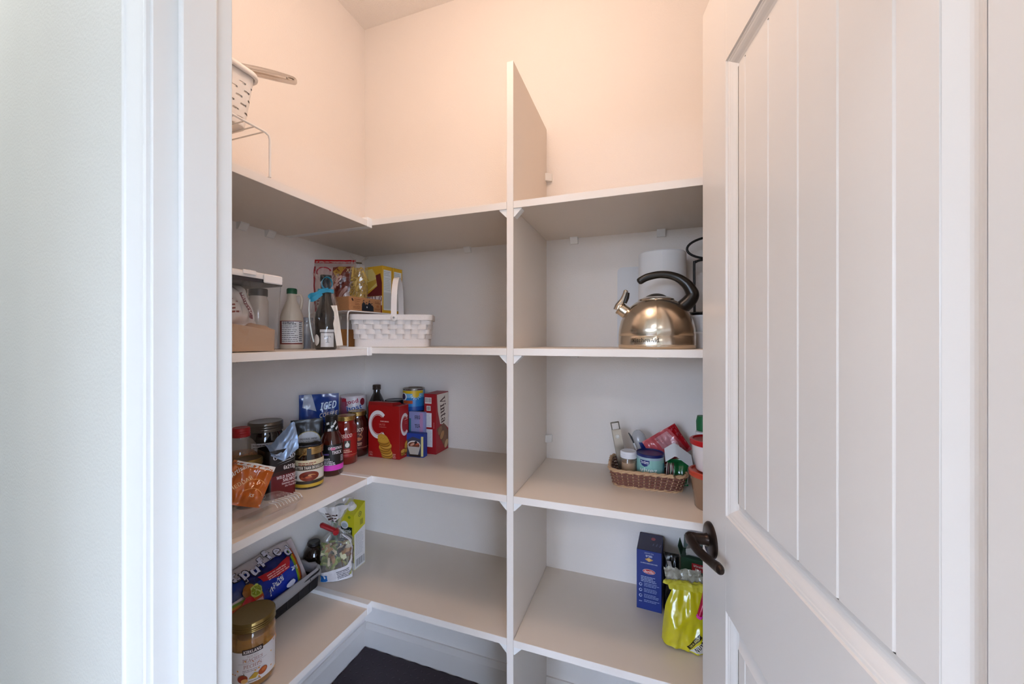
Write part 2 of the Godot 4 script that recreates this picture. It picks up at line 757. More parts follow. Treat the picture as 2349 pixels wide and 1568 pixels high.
func build_outer_room():
	var f := front_wall_frame()
	var white := mat("#d6d7d1", 0.6, 0.0, {"relief": "peel", "relief_cm": 0.03, "scale": 5.0})
	# wall with the pantry doorway: left of it, right of it and above it
	var st := S()
	bx(st, Vector3(-1.12, CEIL / 2, -0.04), Vector3(2.20, CEIL, 0.08), 0.0, f)
	bx(st, Vector3(1.62, CEIL / 2, -0.04), Vector3(1.66, CEIL, 0.08), 0.0, f)
	bx(st, Vector3(0.385, (CEIL + 2.07) / 2, -0.04), Vector3(0.81, CEIL - 2.07, 0.08), 0.0, f)
	struct("wall_front", fin(st), white)
	var gloss := mat("#e8e9e7", 0.3)
	# jambs with the stop the door closes against, and head
	st = S()
	bx(st, Vector3(-0.01, 1.035, -0.04), Vector3(0.02, 2.07, 0.0805), 0.001, f)
	bx(st, Vector3(0.005, 1.03, -0.0408), Vector3(0.01, 2.06, 0.036), 0.0015, f)
	bx(st, Vector3(0.779, 1.035, -0.04), Vector3(0.02, 2.07, 0.0805), 0.001, f)
	bx(st, Vector3(0.384, 2.06, -0.04), Vector3(0.77, 0.02, 0.0805), 0.001, f)
	bx(st, Vector3(0.384, 2.045, -0.0408), Vector3(0.745, 0.01, 0.036), 0.0015, f)
	struct("trim_1", fin(st), gloss)
	# casing round the doorway, kitchen side
	st = S()
	var w := 0.0465
	var prof := PackedVector2Array([Vector2(0, 0), Vector2(0.0, 0.0040), Vector2(0.0010, 0.0052), Vector2(0.0030, 0.0058), Vector2(0.0060, 0.0055), Vector2(0.0085, 0.0044), Vector2(0.014, 0.0048), Vector2(0.024, 0.0060), Vector2(0.034, 0.0072), Vector2(0.0385, 0.0078), Vector2(0.0395, 0.0094), Vector2(0.0415, 0.0102), Vector2(0.0440, 0.0102), Vector2(0.0458, 0.0092), Vector2(w, 0.0075), Vector2(w, 0)])
	extrude(st, prof, 0.0, 2.12, f * Transform3D(Basis(Vector3(-1, 0, 0), Vector3(0, 0, 1), Vector3(0, 1, 0)), Vector3(-0.004, 0, 0)))
	extrude(st, prof, 0.0, 2.12, f * Transform3D(Basis(Vector3(1, 0, 0), Vector3(0, 0, 1), Vector3(0, 1, 0)), Vector3(0.774, 0, 0)))
	bx(st, Vector3(0.385, 2.097, 0.004), Vector3(0.77, 0.046, 0.008), 0.002, f)
	struct("trim_2", fin(st), gloss)
	# the rest of the kitchen around the camera
	var T := func(a: float, at: Vector3) -> Transform3D: return f * Transform3D(Basis(Vector3.UP, a), at)
	struct("wall_kitchen_left", box_mesh(Vector3(-2.26, CEIL / 2, 1.75), Vector3(0.12, CEIL, 3.7), 0.0, f), white)
	window_wall("wall_kitchen_right", "added_window_2", T.call(-PI / 2, Vector3(2.42, 0, 1.75)), 3.7, -0.80, 1.45, 0.12, 2.20, white, gloss)  # right window added out of view to light the left shelves through the doorway
	window_wall("wall_kitchen_far", "window_1", T.call(PI, Vector3(0.1, 0, 3.58)), 4.8, -0.3, 2.1, 0.20, 2.25, white, gloss)
	# added unseen wall left of the doorway, blocking far-window light from the pantry wall
	struct("wall_light_blocker", box_mesh(Vector3(-1.21, CEIL / 2, 0.80), Vector3(2.02, CEIL, 0.10), 0.0, f), white)
	var planks := mat("#a98c6c", 0.35, 0.0, {"tone": "mottle", "scale3": Vector3(1.2, 1.2, 9.0)})
	struct("floor", box_mesh(P(-0.1, -0.05, -1.3), Vector3(6.4, 0.1, 6.0)), planks)
	# recessed lamps in the kitchen ceiling
	for s in [Vector2(-0.85, 0.40), Vector2(0.3, 2.3), Vector2(-1.35, 2.5), Vector2(1.7, 2.3)]:
		var at := f * Vector3(s.x, CEIL, s.y)
		var o := thing("recessed_lamp", "round recessed lamp with white trim in the kitchen ceiling", "lamp", at, 0.0, "recessed lamps in the kitchen ceiling")
		part(o, "trim_ring", lathe_mesh([Vector2(0.056, -0.001), Vector2(0.058, -0.006), Vector2(0.08, -0.004), Vector2(0.083, 0.0)], 32), mat("#f2f2f0", 0.4))
		part(o, "lens", lathe_mesh([Vector2(0, -0.003), Vector2(0.056, -0.003)], 32), mat("#fff4e6", 0.5, 0.0, {"glow": 6.0}))
		var l := AreaLight3D.new()
		l.name = "recessed_light"
		l.area_size = Vector2(0.11, 0.11)
		l.light_color = Color(0.98, 0.98, 1.0)
		l.light_energy = 0.55
		l.shadow_enabled = true
		l.area_range = 8.0
		l.area_attenuation = 2.0
		l.position = Vector3(0, -0.008, 0)
		l.rotation_degrees.x = -90
		o.add_child(l)

# a wall facing z with a glazed opening in it
func window_wall(called: String, pane_name: String, t: Transform3D, length: float, x0: float, x1: float, y0: float, y1: float, paint: Material, gloss: Material):
	var st := S()
	bx(st, Vector3(0, y0 / 2, -0.06), Vector3(length, y0, 0.12), 0.0, t)
	bx(st, Vector3(0, (y1 + CEIL) / 2, -0.06), Vector3(length, CEIL - y1, 0.12), 0.0, t)
	bx(st, Vector3((-length / 2 + x0) / 2, (y0 + y1) / 2, -0.06), Vector3(x0 + length / 2, y1 - y0, 0.12), 0.0, t)
	bx(st, Vector3((length / 2 + x1) / 2, (y0 + y1) / 2, -0.06), Vector3(length / 2 - x1, y1 - y0, 0.12), 0.0, t)
	struct(called, fin(st), paint)
	st = S()
	for x in [x0 + 0.025, (x0 + x1) / 2, x1 - 0.025]:
		bx(st, Vector3(x, (y0 + y1) / 2, -0.05), Vector3(0.05, y1 - y0, 0.06), 0.003, t)
	for y in [y0 + 0.025, y1 - 0.025]:
		bx(st, Vector3((x0 + x1) / 2, y, -0.05), Vector3(x1 - x0, 0.05, 0.06), 0.003, t)
	var win := struct(pane_name, fin(st), gloss)
	for k in [0.25, 0.75]:
		part(win, "pane", box_mesh(Vector3(lerpf(x0, x1, k), (y0 + y1) / 2, -0.05), Vector3((x1 - x0) / 2 - 0.04, y1 - y0 - 0.09, 0.006), 0.0, t), clear("#ffffff", 0.05, 0.0))

func frame_loft(st: SurfaceTool, x0: float, x1: float, y0: float, y1: float, prof: Array):
	# mitred moulding: profile points are (inset from the opening, height over the door face)
	for k in prof.size() - 1:
		var a: Vector2 = prof[k]
		var b: Vector2 = prof[k + 1]
		var A := [Vector3(x0 + a.x, y0 + a.x, a.y), Vector3(x1 - a.x, y0 + a.x, a.y), Vector3(x1 - a.x, y1 - a.x, a.y), Vector3(x0 + a.x, y1 - a.x, a.y)]
		var B := [Vector3(x0 + b.x, y0 + b.x, b.y), Vector3(x1 - b.x, y0 + b.x, b.y), Vector3(x1 - b.x, y1 - b.x, b.y), Vector3(x0 + b.x, y1 - b.x, b.y)]
		st.set_smooth_group(-1)
		for i in 4:
			var j := (i + 1) % 4
			qo(st, A[i], A[j], B[j], B[i], Vector3(0, 0, 1) + ((A[i] + A[j]) * 0.5 - (B[i] + B[j]) * 0.5) * 0.0)

func build_door():
	# origin at the foot of the latch edge on the visible face; x towards the hinges, z out of the face
	var d := Node3D.new()
	d.name = "door_1"
	add_child(d)
	d.set_meta("kind", "structure")
	d.position = P(0.1141, 0.008, 0.9424)
	d.rotation_degrees.y = -78.7
	var paint := mat("#e6e1dc", 0.33)
	var th := 0.035
	var W := 0.711
	var Hh := 2.03
	var xa := 0.125
	var xb := 0.582
	for s in [[0.0, xa], [xb, W]]:
		part(d, "stile", box_mesh(Vector3((s[0] + s[1]) / 2, Hh / 2, -th / 2), Vector3(s[1] - s[0], Hh, th), 0.0008), paint)
	var ys := [[0.0, 0.235], [0.800, 0.980], [1.841, Hh]]
	for s in ys:
		part(d, "rail", box_mesh(Vector3((xa + xb) / 2, (s[0] + s[1]) / 2, -th / 2), Vector3(xb - xa, s[1] - s[0], th)), paint)
	for s in [[0.235, 0.800], [0.980, 1.841]]:
		var st := S()
		frame_loft(st, xa, xb, s[0], s[1], [Vector2(0, 0), Vector2(0.0012, -0.0030), Vector2(0.0048, -0.0034), Vector2(0.0062, -0.0046), Vector2(0.0090, -0.0056), Vector2(0.0130, -0.0082), Vector2(0.0175, -0.0122), Vector2(0.0215, -0.0146), Vector2(0.0250, -0.0150), Vector2(0.0275, -0.0142), Vector2(0.0400, -0.0055)])
		part(d, "panel_moulding", fin(st), paint)
		var cuts := [xa + 0.040, 0.1920, 0.2685, 0.3445, 0.4202, 0.496, xb - 0.040]
		for i in cuts.size() - 1:
			var x0: float = cuts[i]
			var x1: float = cuts[i + 1]
			var y0: float = s[0] + 0.040
			var y1: float = s[1] - 0.040
			var st2 := S()
			var g := 0.0022
			var z := -0.0055
			extrude(st2, PackedVector2Array([Vector2(x0, z - 0.012), Vector2(x1, z - 0.012), Vector2(x1, z - g), Vector2(x1 - g, z), Vector2(x0 + g, z), Vector2(x0, z - g)]), y0, y1, Transform3D(Basis(Vector3(1, 0, 0), Vector3(0, 0, 1), Vector3(0, 1, 0)), Vector3.ZERO))
			part(d, "plank", fin(st2), paint)
		part(d, "panel_core", box_mesh(Vector3((xa + xb) / 2, (s[0] + s[1]) / 2, -0.029), Vector3(xb - xa, s[1] - s[0], 0.008)), paint)
	# lever handle
	var bronze := mat("#3a302c", 0.32, 0.85)
	var c := Vector3(0.052, 0.897, 0)
	var along := Transform3D(Basis(Vector3(1, 0, 0), Vector3(0, 0, 1), Vector3(0, -1, 0)), c)
	var ros := part(d, "rosette", lathe_mesh([Vector2(0.0355, 0.0), Vector2(0.0355, 0.003), Vector2(0.033, 0.0062), Vector2(0.028, 0.0082), Vector2(0.0, 0.0092)], 48, along), bronze, "round dark bronze plate of the door handle")
	part(d, "neck", lathe_mesh([Vector2(0.016, 0.006), Vector2(0.0122, 0.010), Vector2(0.0110, 0.015), Vector2(0.0110, 0.028), Vector2(0.0125, 0.034), Vector2(0.0128, 0.045), Vector2(0.010, 0.0500), Vector2(0.0, 0.0512)], 32, along), bronze)
	part(d, "lever", tube_mesh(curve([c + Vector3(-0.008, 0.001, 0.0410), c + Vector3(-0.004, 0.001, 0.0418), c + Vector3(0.018, 0.000, 0.0420), c + Vector3(0.046, -0.003, 0.0380), c + Vector3(0.076, -0.005, 0.0275), c + Vector3(0.096, -0.003, 0.0225), c + Vector3(0.107, -0.0015, 0.0222), c + Vector3(0.1145, -0.001, 0.0222)], 42), curve_r([0.004, 0.0100, 0.0098, 0.0080, 0.0074, 0.0084, 0.0076, 0.0036], 43), 14, false, ID, 1.2), bronze, "curved dark bronze lever")
	part(d, "latch_plate", box_mesh(Vector3(-0.0002, 0.897, -th / 2), Vector3(0.0012, 0.057, 0.025)), bronze)

func curve_r(r: Array, n: int) -> Array:
	var out := []
	for i in n:
		var x := float(i) / (n - 1) * (r.size() - 1)
		var k := mini(int(x), r.size() - 2)
		out.append(lerpf(r[k], r[k + 1], x - k))
	return out

# ------------------------------------------------------------------ boards
func wedge(w: float, h: float, dd: float) -> ArrayMesh:
	# a small angle bracket: triangle in x-y (point down at x = 0), depth dd along z
	var st := S()
	extrude(st, PackedVector2Array([Vector2(0, 0), Vector2(w, 0), Vector2(w, -0.0025), Vector2(0.0025, -h), Vector2(0, -h)]), -dd, 0)
	return fin(st)

func wall_clip(w := 0.026) -> ArrayMesh:
	# plastic clip under a board at the wall: wall at z = 0, board at y = 0
	var st := S()
	extrude(st, PackedVector2Array([Vector2(0, 0), Vector2(0.020, 0), Vector2(0.020, -0.004), Vector2(0.008, -0.021), Vector2(0, -0.021)]), -w / 2, w / 2, Transform3D(Basis(Vector3(0, 0, 1), Vector3(0, 1, 0), Vector3(-1, 0, 0)), Vector3.ZERO))
	return fin(st)

func build_shelving():
	var board := mat("#e8dccf", 0.42)
	var band := mat("#efe8e2", 0.38)
	var plastic := mat("#f0efee", 0.35)
	var clip := wall_clip()
	var tri := wedge(0.0225, 0.0225, 0.024)
	var level := ["top", "second", "third", "lowest"]
	var edge := 0.0012
	var ys := [S1, S2, S3, S4]
	var ls := [L1, L2, L3, L4]
	for k in 4:
		var y: float = ys[k]
		var yl: float = ls[k]
		# left wall
		var o := thing("shelf_board", "%s almond melamine shelf along the left wall" % level[k], "shelf", P(XL, yl, 0.70))
		var d0 := 0.437
		var d1 := 0.9675
		part(o, "board", box_mesh(P((XF - XL - edge) / 2, -TH / 2, (d0 + d1) / 2 - 0.70), Vector3(XF - XL - edge, TH, d1 - d0)), board)
		part(o, "edge_band", box_mesh(P(XF - XL - edge / 2, -TH / 2, (d0 + d1) / 2 - 0.70), Vector3(edge, TH, d1 - d0), 0.0004), band)
		for dd in [0.62, 0.815, 0.905]:
			var c := part(o, "wall_clip", clip, plastic, "small white plastic clip")
			c.position = P(0.0, -TH, dd - 0.70)
			c.rotation_degrees.y = 90
		# white strip joining it to the back shelf
		part(o, "joint_strip", box_mesh(P((XF - XL) / 2 + 0.0006, (y - yl) / 2 - TH / 2, 0.978 - 0.70), Vector3(XF - XL + 0.0012, TH + absf(y - yl) + 0.003, 0.0205), 0.0012), plastic, "white plastic joint strip")
		# back wall, corner to divider
		o = thing("shelf_board", "%s almond melamine shelf on the back wall between corner and divider" % level[k], "shelf", P(-0.76, y, DB))
		part(o, "board", box_mesh(P((XL - 0.3665) / 2 + 0.76, -TH / 2, (DF + edge + DB) / 2 - DB), Vector3(-0.3665 - XL, TH, DB - DF - edge)), board)
		part(o, "edge_band", box_mesh(P((XF - 0.3665) / 2 + 0.76, -TH / 2, DF + edge / 2 - DB), Vector3(-0.3665 - XF, TH, edge), 0.0004), band)
		for xx in [-0.66, -0.385]:
			var c := part(o, "wall_clip", clip, plastic, "small white plastic clip")
			c.position = P(xx + 0.76, -TH, 0.0)
		var b := part(o, "corner_bracket", tri, plastic, "white triangular plastic bracket")
		b.transform = Transform3D(Basis(Vector3(-1, 0, 0), Vector3.UP, Vector3(0, 0, 1)), P(-0.3662 + 0.76, -TH, DF + 0.003 - DB))
		# back wall, divider to right wall
		o = thing("shelf_board", "%s almond melamine shelf on the back wall right of the divider" % level[k], "shelf", P(0.13, y, DB))
		part(o, "board", box_mesh(P((XR - 0.3465) / 2 - 0.13, -TH / 2, (DF + edge + DB) / 2 - DB), Vector3(XR + 0.3465, TH, DB - DF - edge)), board)
		part(o, "edge_band", box_mesh(P((XR - 0.3465) / 2 - 0.13, -TH / 2, DF + edge / 2 - DB), Vector3(XR + 0.3465, TH, edge), 0.0004), band)
		for xx in [-0.245, 0.04, 0.33]:
			var c := part(o, "wall_clip", clip, plastic, "small white plastic clip")
			c.position = P(xx - 0.13, -TH, 0.0)
		b = part(o, "corner_bracket", tri, plastic, "white triangular plastic bracket")
		b.position = P(-0.3468 - 0.13, -TH, DF + 0.003 - DB)
	# the divider
	var v := thing("divider_panel", "tall upright almond melamine panel rising above the top shelf", "panel", P(-0.3565, 0.0118, DB))
	part(v, "board", box_mesh(P(0, 1.036, (DF + edge + DB) / 2 - DB), Vector3(0.019, 2.072, DB - DF - edge)), board)
	part(v, "edge_band", box_mesh(P(0, 1.036, DF + edge / 2 - DB), Vector3(0.019, 2.072, edge), 0.0004), band)
	for yy in [1.905, 0.968]:
		var c := part(v, "wall_clip", clip, plastic, "small white plastic clip")
		c.transform = Transform3D(Basis(Vector3(0, 1, 0), Vector3(-1, 0, 0), Vector3(0, 0, 1)), P(0.0096, yy - 0.0118, 0))

func build_floor_mats():
	# interlocking dark foam tiles with a raised tread
	var foam := mat("#2a1c26", 0.42)
	var t0 := 0.010
	var cell := 0.60
	var tile_at := [["dark plum foam floor tile in the left back corner of the pantry", "dark plum foam floor tile along the left wall near the doorway"], ["dark plum foam floor tile under the divider panel", "dark plum foam floor tile just inside the doorway"], ["dark plum foam floor tile under the shelves right of the divider", "dark plum foam floor tile under the open door"]]
	for i in 3:
		for j in 2:
			var x0: float = -1.143 + i * cell
			var d1: float = DB - 0.0135 - j * cell
			var o := thing("foam_mat", tile_at[i][j], "mat", P(x0 + cell / 2, 0, d1 - cell / 2), 0.0, "foam tiles on the pantry floor")
			var w := minf(cell, XR - x0 - 0.002)
			if w < 0.3:
				w = maxf(w, 0.1)
			var ring := PackedVector2Array()
			var n := 48
			for s in 4:
				for k in n:
					var f := float(k) / n
					var wob := 0.0035 * (0.5 + 0.5 * sin(f * TAU * 9.0)) + 0.0012
					var p := Vector2.ZERO
					match s:
						0: p = Vector2(-cell / 2 + wob, -cell / 2 + f * cell)
						1: p = Vector2(-cell / 2 + f * cell, cell / 2 - wob)
						2: p = Vector2(cell / 2 - wob, cell / 2 - f * cell)
						3: p = Vector2(cell / 2 - f * cell, -cell / 2 + wob)
					p.x = minf(p.x, w - cell / 2 - 0.001)
					ring.append(p)
			var clean := PackedVector2Array()
			for p in ring:
				if clean.is_empty() or clean[-1].distance_to(p) > 0.0004:
					clean.append(p)
			part(o, "tile", extrude_mesh(clean, 0.0, t0, Transform3D(Basis(Vector3(1, 0, 0), Vector3(0, 0, -1), Vector3(0, 1, 0)), Vector3.ZERO)), foam)
			# tread lozenges
			var st := S()
			st.set_smooth_group(-1)
			var pitch := 0.030
			for a in 19:
				for b in 19:
					var p := Vector2(-cell / 2 + 0.03 + a * pitch, -cell / 2 + 0.03 + b * pitch)
					if p.x > w - cell / 2 - 0.02:
						continue
					var dir := Vector2(1, 1).normalized() if (a + b) % 2 == 0 else Vector2(1, -1).normalized()
					var sd := Vector2(-dir.y, dir.x)
					var A := p - dir * 0.010
					var B := p + dir * 0.010
					var C := p + sd * 0.0032
					var D := p - sd * 0.0032
					var top := Vector3(p.x, t0 + 0.0014, -p.y)
					var rim := [A, D, B, C]
					for k in 4:
						var u: Vector2 = rim[k]
						var v: Vector2 = rim[(k + 1) % 4]
						to(st, Vector3(u.x, t0, -u.y), Vector3(v.x, t0, -v.y), top, Vector3.UP)
			var tr := part(o, "tread", fin(st), foam)
			tr.set_meta("kind", "stuff")
# ------------------------------------------------------------------ things on the lowest shelf, left side
func fill_fourth_shelf_left():
	var st: SurfaceTool
	var pr: Print
	var s: Soft
	# --- jar of peaches
	var o := thing("peach_jar", "tall glass jar of sliced peaches with a gold lid and white label", "jar", P(-0.918, L4, 0.678), 50.0)
	var prof := [Vector2(0, 0.0), Vector2(0.040, 0.0), Vector2(0.0465, 0.006), Vector2(0.0478, 0.016), Vector2(0.0478, 0.112), Vector2(0.0465, 0.124), Vector2(0.0430, 0.133), Vector2(0.0420, 0.137), Vector2(0.0420, 0.142)]
	part(o, "jar", lathe_mesh(prof, 56, ID, 0.9), clear("#f3e2b8", 0.06, 0.03))
	part(o, "syrup", lathe_mesh([Vector2(0, 0.003), Vector2(0.0395, 0.003), Vector2(0.0455, 0.008), Vector2(0.0464, 0.016), Vector2(0.0464, 0.112), Vector2(0.0450, 0.123), Vector2(0, 0.126)], 48, ID, 0.9), mat("#b9770f", 0.1, 0.0, {"alpha": 0.55}), "amber syrup")
	var rg := RandomNumberGenerator.new()
	rg.seed = 12
	var pm := [mat("#d98a1e", 0.4), mat("#c97412", 0.4), mat("#e4a032", 0.4)]
	for k in 34:
		var a := rg.randf() * TAU
		var y := rg.randf_range(0.012, 0.112)
		var tl := rg.randf_range(-0.9, 0.9)
		var pts := []
		for i in 7:
			var t := (i / 6.0 - 0.5)
			var aa := a + t * 0.85 * cos(tl)
			var rr := 0.0370 + 0.004 * cos(t * PI)
			pts.append(Vector3(rr * sin(aa), clampf(y + t * 0.040 * sin(tl), 0.010, 0.116), rr * cos(aa)))
		part(o, "peach_slice", tube_mesh(pts, curve_r([0.0015, 0.0062, 0.0078, 0.0062, 0.0015], 7), 8), pm[k % 3])
	part(o, "peach_heart", lathe_mesh([Vector2(0, 0.008), Vector2(0.031, 0.010), Vector2(0.032, 0.112), Vector2(0, 0.114)], 24), mat("#b5650e", 0.5), "peach pieces deeper in the jar")
	screw_lid(o, 0.0470, 0.138, 0.160, mat("#8e7646", 0.26, 0.9))
	pr = Print.new(round_of(prof), 0.006)
	var lab := []
	for k in 13:
		lab.append(Vector2(lerpf(-0.062, 0.062, k / 12.0), 0.022))
	for k in 13:
		lab.append(Vector2(lerpf(0.062, -0.062, k / 12.0), 0.096))
	pr.poly(lab, "#dcd6d4")
	pr.rect(0.002, 0.0965, 0.042, 0.012, "#2a1c16")
	pr.text("KIRKLAND", 0.002, 0.0965, 0.0072, "#ece2da", {"width": 0.036})
	pr.text("SLICED", 0.002, 0.0855, 0.0048, "#a98a84", {"width": 0.022, "weight": 400})
	pr.text("PEACHES", 0.002, 0.0770, 0.0080, "#b08a82", {"font": "Droid Serif", "width": 0.040})
	pr.rect(0.002, 0.0702, 0.058, 0.0006, "#8c7a76")
	pr.text("PECHES", 0.002, 0.0630, 0.0080, "#b08a82", {"font": "Droid Serif", "width": 0.036})
	pr.lines(0.002, 0.0540, 0.040, 2, 0.0035, 0.0012, "#8c7a76", 3)
	pr.oval(-0.018, 0.036, 0.0105, 0.0088, "#8c3018")
	pr.oval(-0.014, 0.031, 0.0070, 0.0050, "#d7a05c")
	pr.poly([Vector2(-0.006, 0.034), Vector2(0.006, 0.046), Vector2(0.014, 0.040), Vector2(0.008, 0.032)], "#b9932e")
	pr.oval(0.022, 0.041, 0.0095, 0.0080, "#a34a1e", 0.4)
	pr.oval(0.024, 0.043, 0.0050, 0.0042, "#c06a34", 0.4)
	pr.rect(-0.014, 0.046, 0.0014, 0.008, "#6a5a3c", 0.3)
	pr.lines(0.006, 0.0275, 0.026, 1, 0.004, 0.0016, "#6d5f5c", 5)
	part(o, "label", pr.done(), print_mat(0.45), "white label picturing peaches")
	# --- black tray with crinkled plastic
	var tr := thing("black_tray", "long black basket tray lined with crinkled clear plastic", "tray", P(-1.090, L4 + 0.0070, 0.828), 90.0)
	tr.rotation_degrees.z = 2.3
	var blk := mat("#141114", 0.5)
	var L := 0.336
	var W := 0.112
	st = S()
	loft(st, [rring(L, W, 0.020, 0.0), rring(L + 0.008, W + 0.008, 0.022, 0.050), rring(L + 0.004, W + 0.004, 0.022, 0.050), rring(L - 0.004, W - 0.004, 0.020, 0.003)], true, true, ID, true)
	part(tr, "tray", fin(st), blk)
	part(tr, "rim", tube_mesh(rring(L + 0.008, W + 0.008, 0.022, 0.0505), 0.0032, 8, true), blk)
	for k in 7:
		part(tr, "slat", tube_mesh([Vector3(-L / 2 + 0.04 + k * 0.042, 0.006, W / 2 + 0.0012), Vector3(-L / 2 + 0.04 + k * 0.042, 0.046, W / 2 + 0.0046)], 0.0026, 6), blk)
	var nz := FastNoiseLite.new()
	nz.seed = 17
	nz.frequency = 26.0
	var R0 := rring(L - 0.002, W - 0.002, 0.02, 0.0, 12)
	var liner := func(u: float, v: float) -> Vector3:
		var x := u * R0.size()
		var i := int(x) % R0.size()
		var p: Vector3 = (R0[i] as Vector3).lerp(R0[(i + 1) % R0.size()], x - int(x))
		var out := Vector3(p.x, 0, p.z).normalized()
		if absf(p.x) < L * 0.5 - 0.022:
			out = Vector3(0, 0, signf(p.z))
		elif absf(p.z) < W * 0.5 - 0.022:
			out = Vector3(signf(p.x), 0, 0)
		var q3 := p + Vector3(0, 0.034 + 0.030 * smoothstep(0.0, 0.62, v) - 0.026 * smoothstep(0.66, 1.0, v), 0) + out * (-0.004 + 0.020 * smoothstep(0.35, 0.95, v))
		var e := nz.get_noise_3d(p.x * 1.4, v * 0.05, p.z * 1.4)
		var e2 := nz.get_noise_3d(p.x * 3.0 + 9.0, v * 0.12, p.z * 3.0)
		return q3 + out * (0.005 * e + 0.003 * e2) * v + Vector3.UP * (0.008 * e + 0.004 * e2) * v
	st = S()
	grid(st, 150, 14, liner)
	part(tr, "liner", fin(st), mat("#c9c4c6", 0.12, 0.0, {"alpha": 0.55}), "crinkled clear plastic liner")
	# --- marshmallow bag lying in it
	o = thing("marshmallow_bag", "blue rainbow-striped marshmallow bag lying in the black tray", "bag", P(-1.090, L4 + 0.0115, 0.838), 87.0)
	o.rotation_degrees.z = 2.3
	s = Soft.new(0.285, 0.150, 0.082, "pillow", 0.006, 91, 18.0)
	# a pillow whose seals are at the two ends: swap the roles of u and v
	var pos := func(u: float, v: float, side: float) -> Vector3:
		var un := clampf(2.0 * u / 0.285, -1.0, 1.0)
		var vn := clampf(2.0 * v / 0.150 - 1.0, -1.0, 1.0)
		var a := pow(maxf(0.0, 1.0 - pow(absf(un) / 0.86, 4.0)), 0.5) if absf(un) < 0.86 else 0.0
		var b := pow(maxf(0.0, 1.0 - pow(absf(vn), 2.2)), 0.5)
		var t := 0.047 * a * b
		var e := nz.get_noise_3d(u * 1.2, v * 1.2, side) * 0.0030 * minf(1.0, t / 0.01)
		var yy := (v - 0.075) * (1.0 - 0.10 * (1.0 - a)) + 0.075
		return Vector3(u, yy, side * (t + e))
	st = S()
	grid(st, 88, 60, func(u: float, v: float) -> Vector3: return pos.call((u - 0.5) * 0.285, v * 0.150, 1.0) + Vector3(0, 0, 0.0005), ID, 1)
	grid(st, 88, 60, func(u: float, v: float) -> Vector3: return pos.call((0.5 - u) * 0.285, v * 0.150, -1.0) - Vector3(0, 0, 0.0005), ID, 2)
	var bag := part(o, "pouch", fin(st), mat("#c9b9b8", 0.16, 0.0, {"coat": 0.8}))
	var bt := Transform3D(Basis.from_euler(Vector3(-0.50, 0.0, 0.03)), Vector3(-0.002, 0.016, 0.018))
	bag.transform = bt
	pr = Print.new(func(p: Vector2) -> Vector3: return (pos.call(p.x, p.y, 1.0) as Vector3) + Vector3(0, 0, 0.0011), 0.008)
	pr.rect(0.034, 0.055, 0.120, 0.078, "#1a2f9c")
	pr.rect(-0.070, 0.100, 0.100, 0.050, "#15307c")
	pr.rect(0.024, 0.104, 0.150, 0.034, "#101c56")
	# rainbow at the right end and along the left
	for k in 4:
		pr.rect(0.096 + 0.0060 * k, 0.068, 0.0064, 0.104, ["#7ea52c", "#cf9a22", "#c9521c", "#b02a1c"][k])
		pr.poly([Vector2(-0.128, 0.072 - 0.006 * k), Vector2(-0.020, 0.064 - 0.006 * k), Vector2(-0.020, 0.058 - 0.006 * k), Vector2(-0.128, 0.066 - 0.006 * k)], ["#7ea52c", "#cf9a22", "#c9521c", "#b02a1c"][k])
	pr.rect(-0.075, 0.026, 0.106, 0.040, "#d9a9a4")
	pr.poly([Vector2(-0.018, 0.098), Vector2(0.030, 0.092), Vector2(0.090, 0.104), Vector2(0.074, 0.070), Vector2(0.036, 0.066), Vector2(-0.010, 0.078)], "#b41a22")
	pr.lines(0.040, 0.084, 0.070, 3, 0.006, 0.003, "#e4a09a", 5)
	for k in 9:
		var ch: String = "jetpuffed"[k]
		var uu := -0.118 + 0.0256 * k
		var vv := 0.124 + 0.010 * sin(k * 1.3) - 0.006 * float(k == 0)
		pr.text(ch, uu, vv - 0.001, 0.0300, "#0d1030", {"width": 0.0250, "turn": 0.12})
		pr.text(ch, uu, vv, 0.0255, "#d6d0dc", {"width": 0.0200, "turn": 0.12})
	pr.oval(-0.052, 0.078, 0.017, 0.019, "#9a5a14")
	pr.oval(-0.036, 0.070, 0.0155, 0.0155, "#c6cf5c")
	pr.oval(-0.036, 0.070, 0.0125, 0.0125, "#8e9a26")
	for k in 6:
		pr.rect(-0.036 + 0.006 * cos(TAU * k / 6), 0.070 + 0.006 * sin(TAU * k / 6), 0.011, 0.0014, "#d4dc86", TAU * k / 6)
	pr.oval(-0.062, 0.054, 0.014, 0.015, "#c01418")
	pr.text("Jet-Puffed", 0.016, 0.052, 0.016, "#dfe0ec", {"font": "Droid Serif", "width": 0.052, "turn": 0.28, "slant": 0.2})
	pr.text("250 g", 0.082, 0.062, 0.0095, "#cfd6ee", {"width": 0.020})
	pr.oval(0.060, 0.030, 0.014, 0.007, "#c9cbe0")
	pr.rect(-0.108, 0.030, 0.038, 0.026, "#c48a88", 0.1)
	pr.lines(-0.108, 0.036, 0.032, 4, 0.006, 0.0024, "#8a4a4c", 6, 0.1)
	pr.ring(-0.050, 0.024, 0.012, 0.0134, "#8a3a44", 0.0, TAU, 0.5)
	pr.text("mini", -0.050, 0.024, 0.006, "#7a3038", {"width": 0.015})
	part(bag, "print", pr.done(), print_mat(0.2))
	# --- round dark jar past the tray
	o = thing("dark_round_jar", "round dark brown glass jar behind the salad bag", "jar", P(-1.116, S4, 1.046), 30.0)
	part(o, "jar", lathe_mesh([Vector2(0, 0), Vector2(0.022, 0), Vector2(0.030, 0.010), Vector2(0.0350, 0.032), Vector2(0.0355, 0.056), Vector2(0.031, 0.078), Vector2(0.022, 0.090), Vector2(0.018, 0.093), Vector2(0.018, 0.098)], 44, ID, 0.9), mat("#1a0f0a", 0.05, 0.0, {"coat": 0.9}))
